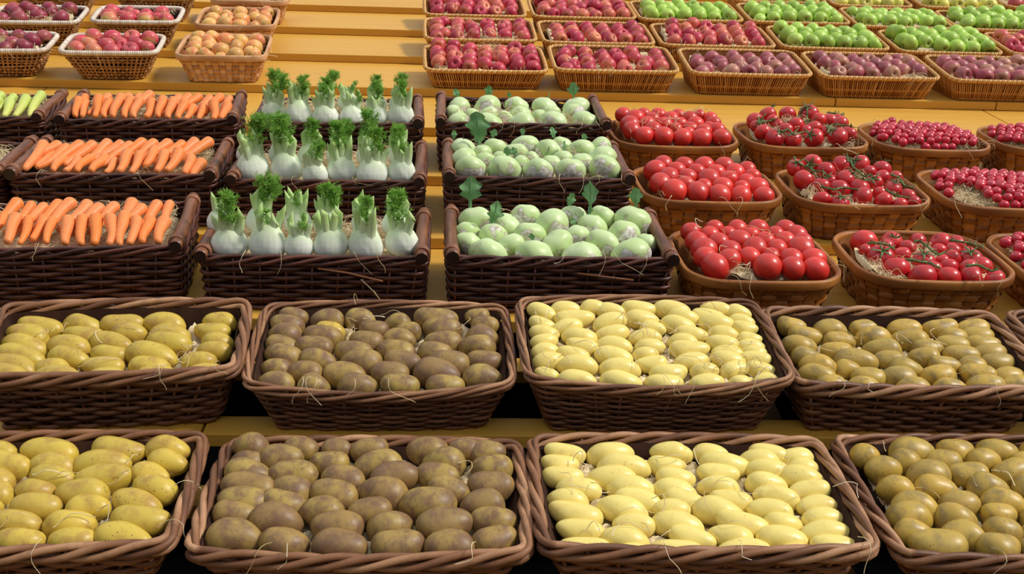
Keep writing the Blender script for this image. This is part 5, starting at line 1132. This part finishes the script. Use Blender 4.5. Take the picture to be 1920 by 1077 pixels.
b = tray('D4', 7, (1409, 42), (1597, 46), 'honey wicker tray of green apples, fourth from left in third apple row')
apples(b, [(105, 78, 50, 12), (210, 80, 150, 6), (310, 78, 245, 8), (430, 82, 345, 6), (540, 92, 455, 5), (630, 85, 555, 8)], c4_, 'apple_green', 29, 'green_apple', 'bright green apple', 'fourth tray, third row')
b = tray('D5', 7, (1609, 50), (1792, 55), 'honey wicker tray of green apples, fifth from left in third apple row')
apples(b, [(855, 92, 740, 40), (960, 105, 850, 42), (1065, 105, 945, 50), (1170, 100, 1030, 55), (1272, 108, 1150, 50), (1380, 125, 1240, 60)], c4_, 'apple_green', 29, 'green_apple', 'bright green apple', 'fifth tray, third row')
b = tray('D6', 7, (1800, 56), (1988, 60), 'honey wicker tray of green apples at right edge of third apple row')
apples(b, [(1550, 118, 1450, 45), (1660, 118, 1560, 40), (1755, 122, 1650, 42), (1855, 125, 1740, 48), (1960, 130, 1840, 52), (2060, 130, 1930, 50)], c4_, 'apple_green', 30, 'green_apple', 'bright green apple', 'sixth tray, third row')
b = tray('G1', 8, (1385, 4), (1552, 7), 'honey wicker tray of yellow apples at top edge behind the green ones, leftmost')
apples(b, [(20 + 92 * i, -38 + 2 * i, 10 + 88 * i, -75) for i in range(6)], c4_, 'apple_yellow', 26, 'yellow_apple', 'yellow apple', 'leftmost tray of yellow apples', 2)
b = tray('G2', 8, (1565, 11), (1714, 14), 'honey wicker tray of yellow apples at top edge, second of three')
apples(b, [(615, -25, 570, -70), (715, -20, 660, -70), (810, -20, 755, -70), (895, -20, 850, -70), (990, -15, 940, -70), (1085, -22, 1030, -70)], c4_, 'apple_yellow', 27, 'yellow_apple', 'yellow apple', 'second tray of yellow apples', 2)
b = tray('G3', 8, (1731, 14), (1888, 18), 'honey wicker tray of yellow apples at top edge, third of three')
apples(b, [(1265, -20, 1200, -70), (1365, -12, 1290, -70), (1460, -12, 1390, -65), (1550, -15, 1480, -65), (1660, -15, 1570, -60), (1755, -10, 1660, -60)], c4_, 'apple_yellow', 28, 'yellow_apple', 'yellow apple', 'third tray of yellow apples', 2)
b = tray('G4', 8, (1893, 15), (2060, 18), 'honey wicker tray of red apples in the top right corner')
apples(b, [(1865, -12, 1810, -55), (1960, -8, 1900, -50)], c4_, 'apple_red', 27, 'red_apple', 'red apple', 'tray in top right corner', 2)

# ------------------------------------------------------------------ apple baskets at the top left
GE = 'checked cane baskets with whitish rims'; GC = 'pale chip baskets of blushed apples'
def loose(b, lst, kind, name, adj, phrase, c=0.012, gi=0.03):
    lst = sorted(lst, key=lambda q: -q[2]); rows = []
    for q in lst:
        if rows and abs(rows[-1][0][2] - q[2]) < 26: rows[-1].append(q)
        else: rows.append([q])
    rows = [sorted(r, key=lambda q: q[0]) for r in rows]
    its = rounds(b, rows, (0, 0, 3.4286), 'rowfront', kind, name, 'apple', adj, phrase, 0.95, 1.0, 0.06, 0.084, 0.022, 0.064, 0.062)
    rs = random.Random(b.seed + 6)
    for it in its:
        d = (rs.gauss(0, 0.4), rs.uniform(0.3, 1.2), rs.uniform(0.2, 1.0)) if rs.random() < 0.75 else (rs.gauss(0, 0.7), rs.gauss(0, 0.7), 0.8)
        o = put_round(it, name, kind, rs, 0.0400, d); tag(o, it['label'], 'apple', f"apples in {phrase}")
def cane(bid, k, FL, FR, by, label): return mk(bid, 'apple_basket', 'cane', k, FL, FR, by, label, GE, 0.10, 0.0, 0.008, yaw=0.09)
def chip(bid, k, FL, FR, by, label, D=None): return mk(bid, 'apple_basket', 'chip', k, FL, FR, by, label, GC, 0.10, 0.0, 0.008, None, D, yaw=0.06)
b = cane('E1', 5, (-118, 95), (86, 98), 62, 'checked cane basket with whitish rim, lowest one at left edge')
loose(b, [(80, 230, 245), (155, 290, 205), (75, 170, 190), (30, 130, 235), (-40, 55, 190), (-30, 70, 275), (210, 315, 195)], 'apple_plum', 'plum_apple', 'plum apple', 'lowest cane basket')
b = cane('E2', 5, (104, 100), (296, 102), 66, 'checked cane basket of pink red apples with whitish rim, lowest complete one')
loose(b, [(395, 520, 260), (525, 645, 272), (650, 765, 278), (772, 900, 268), (880, 980, 262), (440, 545, 210), (490, 600, 235), (612, 735, 240), (705, 800, 235), (740, 820, 260), (805, 920, 230), (540, 655, 180), (655, 770, 192), (780, 895, 195), (912, 1030, 203)], 'apple_pink', 'pink_apple', 'pink apple', 'lowest pink apple basket')
b = chip('E3', 5, (324, 107), (499, 107), 66, 'pale chip basket of blushed yellow apples, lowest one')
loose(b, [(1145, 1250, 300), (1250, 1360, 305), (1370, 1470, 325), (1465, 1580, 305), (1585, 1705, 290), (1150, 1260, 260), (1260, 1365, 258), (1370, 1480, 270), (1485, 1600, 253), (1620, 1735, 258), (1155, 1255, 232), (1260, 1370, 220), (1385, 1505, 205), (1510, 1615, 220), (1630, 1735, 215), (1170, 1275, 190), (1285, 1385, 195)], 'apple_blush', 'blushed_apple', 'blushed apple', 'lowest pale chip basket')
b = cane('E4', 6, (-30, 42), (145, 45), 13, 'checked cane basket of plum red apples with whitish rim, middle one at left')
loose(b, [(65, 185, 70), (190, 310, 55), (325, 460, 65), (40, 170, 35), (155, 250, 25), (290, 370, 50), (385, 510, 15), (-40, 60, 80), (10, 130, 8), (150, 250, 5), (260, 365, 10)], 'apple_plum', 'plum_apple', 'plum apple', 'middle cane basket')
b = cane('E5', 6, (165, 42), (335, 44), 14, 'checked cane basket of pink red apples with whitish rim, upper one')
loose(b, [(640, 755, 80), (770, 880, 75), (885, 1000, 82), (1005, 1105, 85), (630, 730, 55), (740, 820, 62), (875, 970, 55), (665, 770, 22), (780, 870, 38), (990, 1090, 38), (830, 900, 60), (975, 1050, 85)], 'apple_pink', 'pink_apple', 'pink apple', 'upper pink apple basket')
b = chip('E6', 6, (362, 49), (516, 50), 16, 'pale chip basket of blushed yellow apples, middle one')
loose(b, [(1275, 1380, 115), (1385, 1500, 110), (1485, 1585, 118), (1585, 1680, 120), (1685, 1790, 100), (1295, 1410, 80), (1410, 1510, 85), (1505, 1615, 80), (1615, 1710, 75), (1720, 1815, 70), (1315, 1420, 35), (1420, 1500, 62), (1520, 1615, 42), (1625, 1705, 50), (1720, 1815, 38)], 'apple_blush', 'blushed_apple', 'blushed apple', 'middle pale chip basket')
b = cane('E7', 7, (14, -5), (174, -3), -30, 'checked cane basket cut by top edge, behind the plum red apples')
b = cane('E8', 7, (208, -4), (366, -2), -30, 'checked cane basket cut by top edge, behind the upper pink apple basket')
b = chip('E9', 7, (392, 2), (540, 4), -26, 'pale chip basket cut by top edge, topmost of the pale chip baskets')
loose(b, [(1395 + 95 * i, 1490 + 95 * i, -75) for i in range(5)], 'apple_blush', 'blushed_apple', 'blushed apple', 'topmost pale chip basket')

# ------------------------------------------------------------------ baskets and their straw
STRAW = {'potato': (0.036, 750, 4, 7), 'fine': (0.034, 750, 6, 8), 'handled': (0.036, 700, 5, 5), 'splint': (0.030, 800, 4, 7), 'chip': (0.030, 260, 4, 8), 'tray': (0.026, 520, 3, 12), 'cane': (0.030, 260, 4, 8)}
PLACE = {}
for b in BK:
    build_basket(b)
    drop, n, dr, tf = STRAW[b.style]
    if b.id[0] == 'V': n = 380
    if b.items:
        pl = getattr(b, 'plane', None)
        if pl is None: pl = b.plane = (b.rim, b.g)
        low = min(it['P'][2] - it['r'][2] * 1.02 - (pl[0] + pl[1] * (it['P'][1] - b.vf)) for it in b.items); drop = -low + 0.001
    straw_in(b, drop, f"pale wood wool packing inside the {b.label.split(',')[0]}, {b.label.split(',')[1].strip() if ',' in b.label else 'loose curls'}"[:150], n, dr, 0.0, tf, 0.0 if b.id[0] == 'V' else 0.012 if b.style in ('handled', 'potato', 'fine', 'splint') else 0.006)

for b, pts, r, mat in ((FENNEL_FRONT, ((596, 504), (650, 512), (718, 528)), 0.003, 'willow'), (FENNEL_FRONT, ((677, 524), (700, 546), (719, 571)), 0.0016, 'straw'), ([q for q in BK if q.id == 'K3'][0], ((1083, 513), (1130, 519), (1188, 526)), 0.003, 'willow')):
    P = np.array([to_basket(b, hit_v(x, y, b.vf - 0.010)) for x, y in pts]); g = Geo(); V, F = tube(P, r, None, 6); g.add(V, F, 0.6); link('loose_strand', g.mesh('loose_strand', MAT[mat]), b.root)

# ------------------------------------------------------------------ light, sky, camera
w = bpy.data.worlds.new('sky'); bpy.context.scene.world = w; w.use_nodes = True; nt = w.node_tree; nt.nodes.clear()
out = nt.nodes.new('ShaderNodeOutputWorld'); bg = nt.nodes.new('ShaderNodeBackground'); tc = nt.nodes.new('ShaderNodeTexCoord'); sp = nt.nodes.new('ShaderNodeSeparateXYZ'); cr = nt.nodes.new('ShaderNodeValToRGB')
nt.links.new(tc.outputs['Generated'], sp.inputs[0]); nt.links.new(sp.outputs[2], cr.inputs[0]); nt.links.new(cr.outputs[0], bg.inputs[0]); nt.links.new(bg.outputs[0], out.inputs[0])
e = cr.color_ramp.elements; e[0].position = 0.0; e[0].color = (0.10, 0.10, 0.10, 1); e[1].position = 1.0; e[1].color = (0.92, 0.97, 1.0, 1)
x = e.new(0.25); x.color = (0.26, 0.27, 0.28, 1); x = e.new(0.6); x.color = (0.84, 0.89, 0.93, 1)
bg.inputs[1].default_value = 0.86
sun = bpy.data.lights.new('sun', 'SUN'); sun.energy = 2.9; sun.angle = rad(9); sun.color = (1.0, 0.95, 0.86)
so = bpy.data.objects.new('sun', sun); C.objects.link(so); so.rotation_euler = (-Vector((0.70, -0.16, 0.72))).to_track_quat('-Z', 'Y').to_euler()
cam = bpy.data.cameras.new('camera'); cam.sensor_width = 36.0; cam.lens = F_PX / IW * 36.0; cam.clip_start = 0.05
co = bpy.data.objects.new('camera', cam); C.objects.link(co)
Rl = Matrix((RC[0], RC[1], -RC[2])).transposed(); co.matrix_world = M @ Matrix.Translation(Vector(CPOS)) @ Rl.to_4x4()
sc = bpy.context.scene; sc.camera = co
sc.view_settings.view_transform = 'Standard'; sc.view_settings.look = 'None'; sc.view_settings.exposure = 0.0; sc.view_settings.gamma = 1.0; sc.view_settings.use_curve_mapping = False
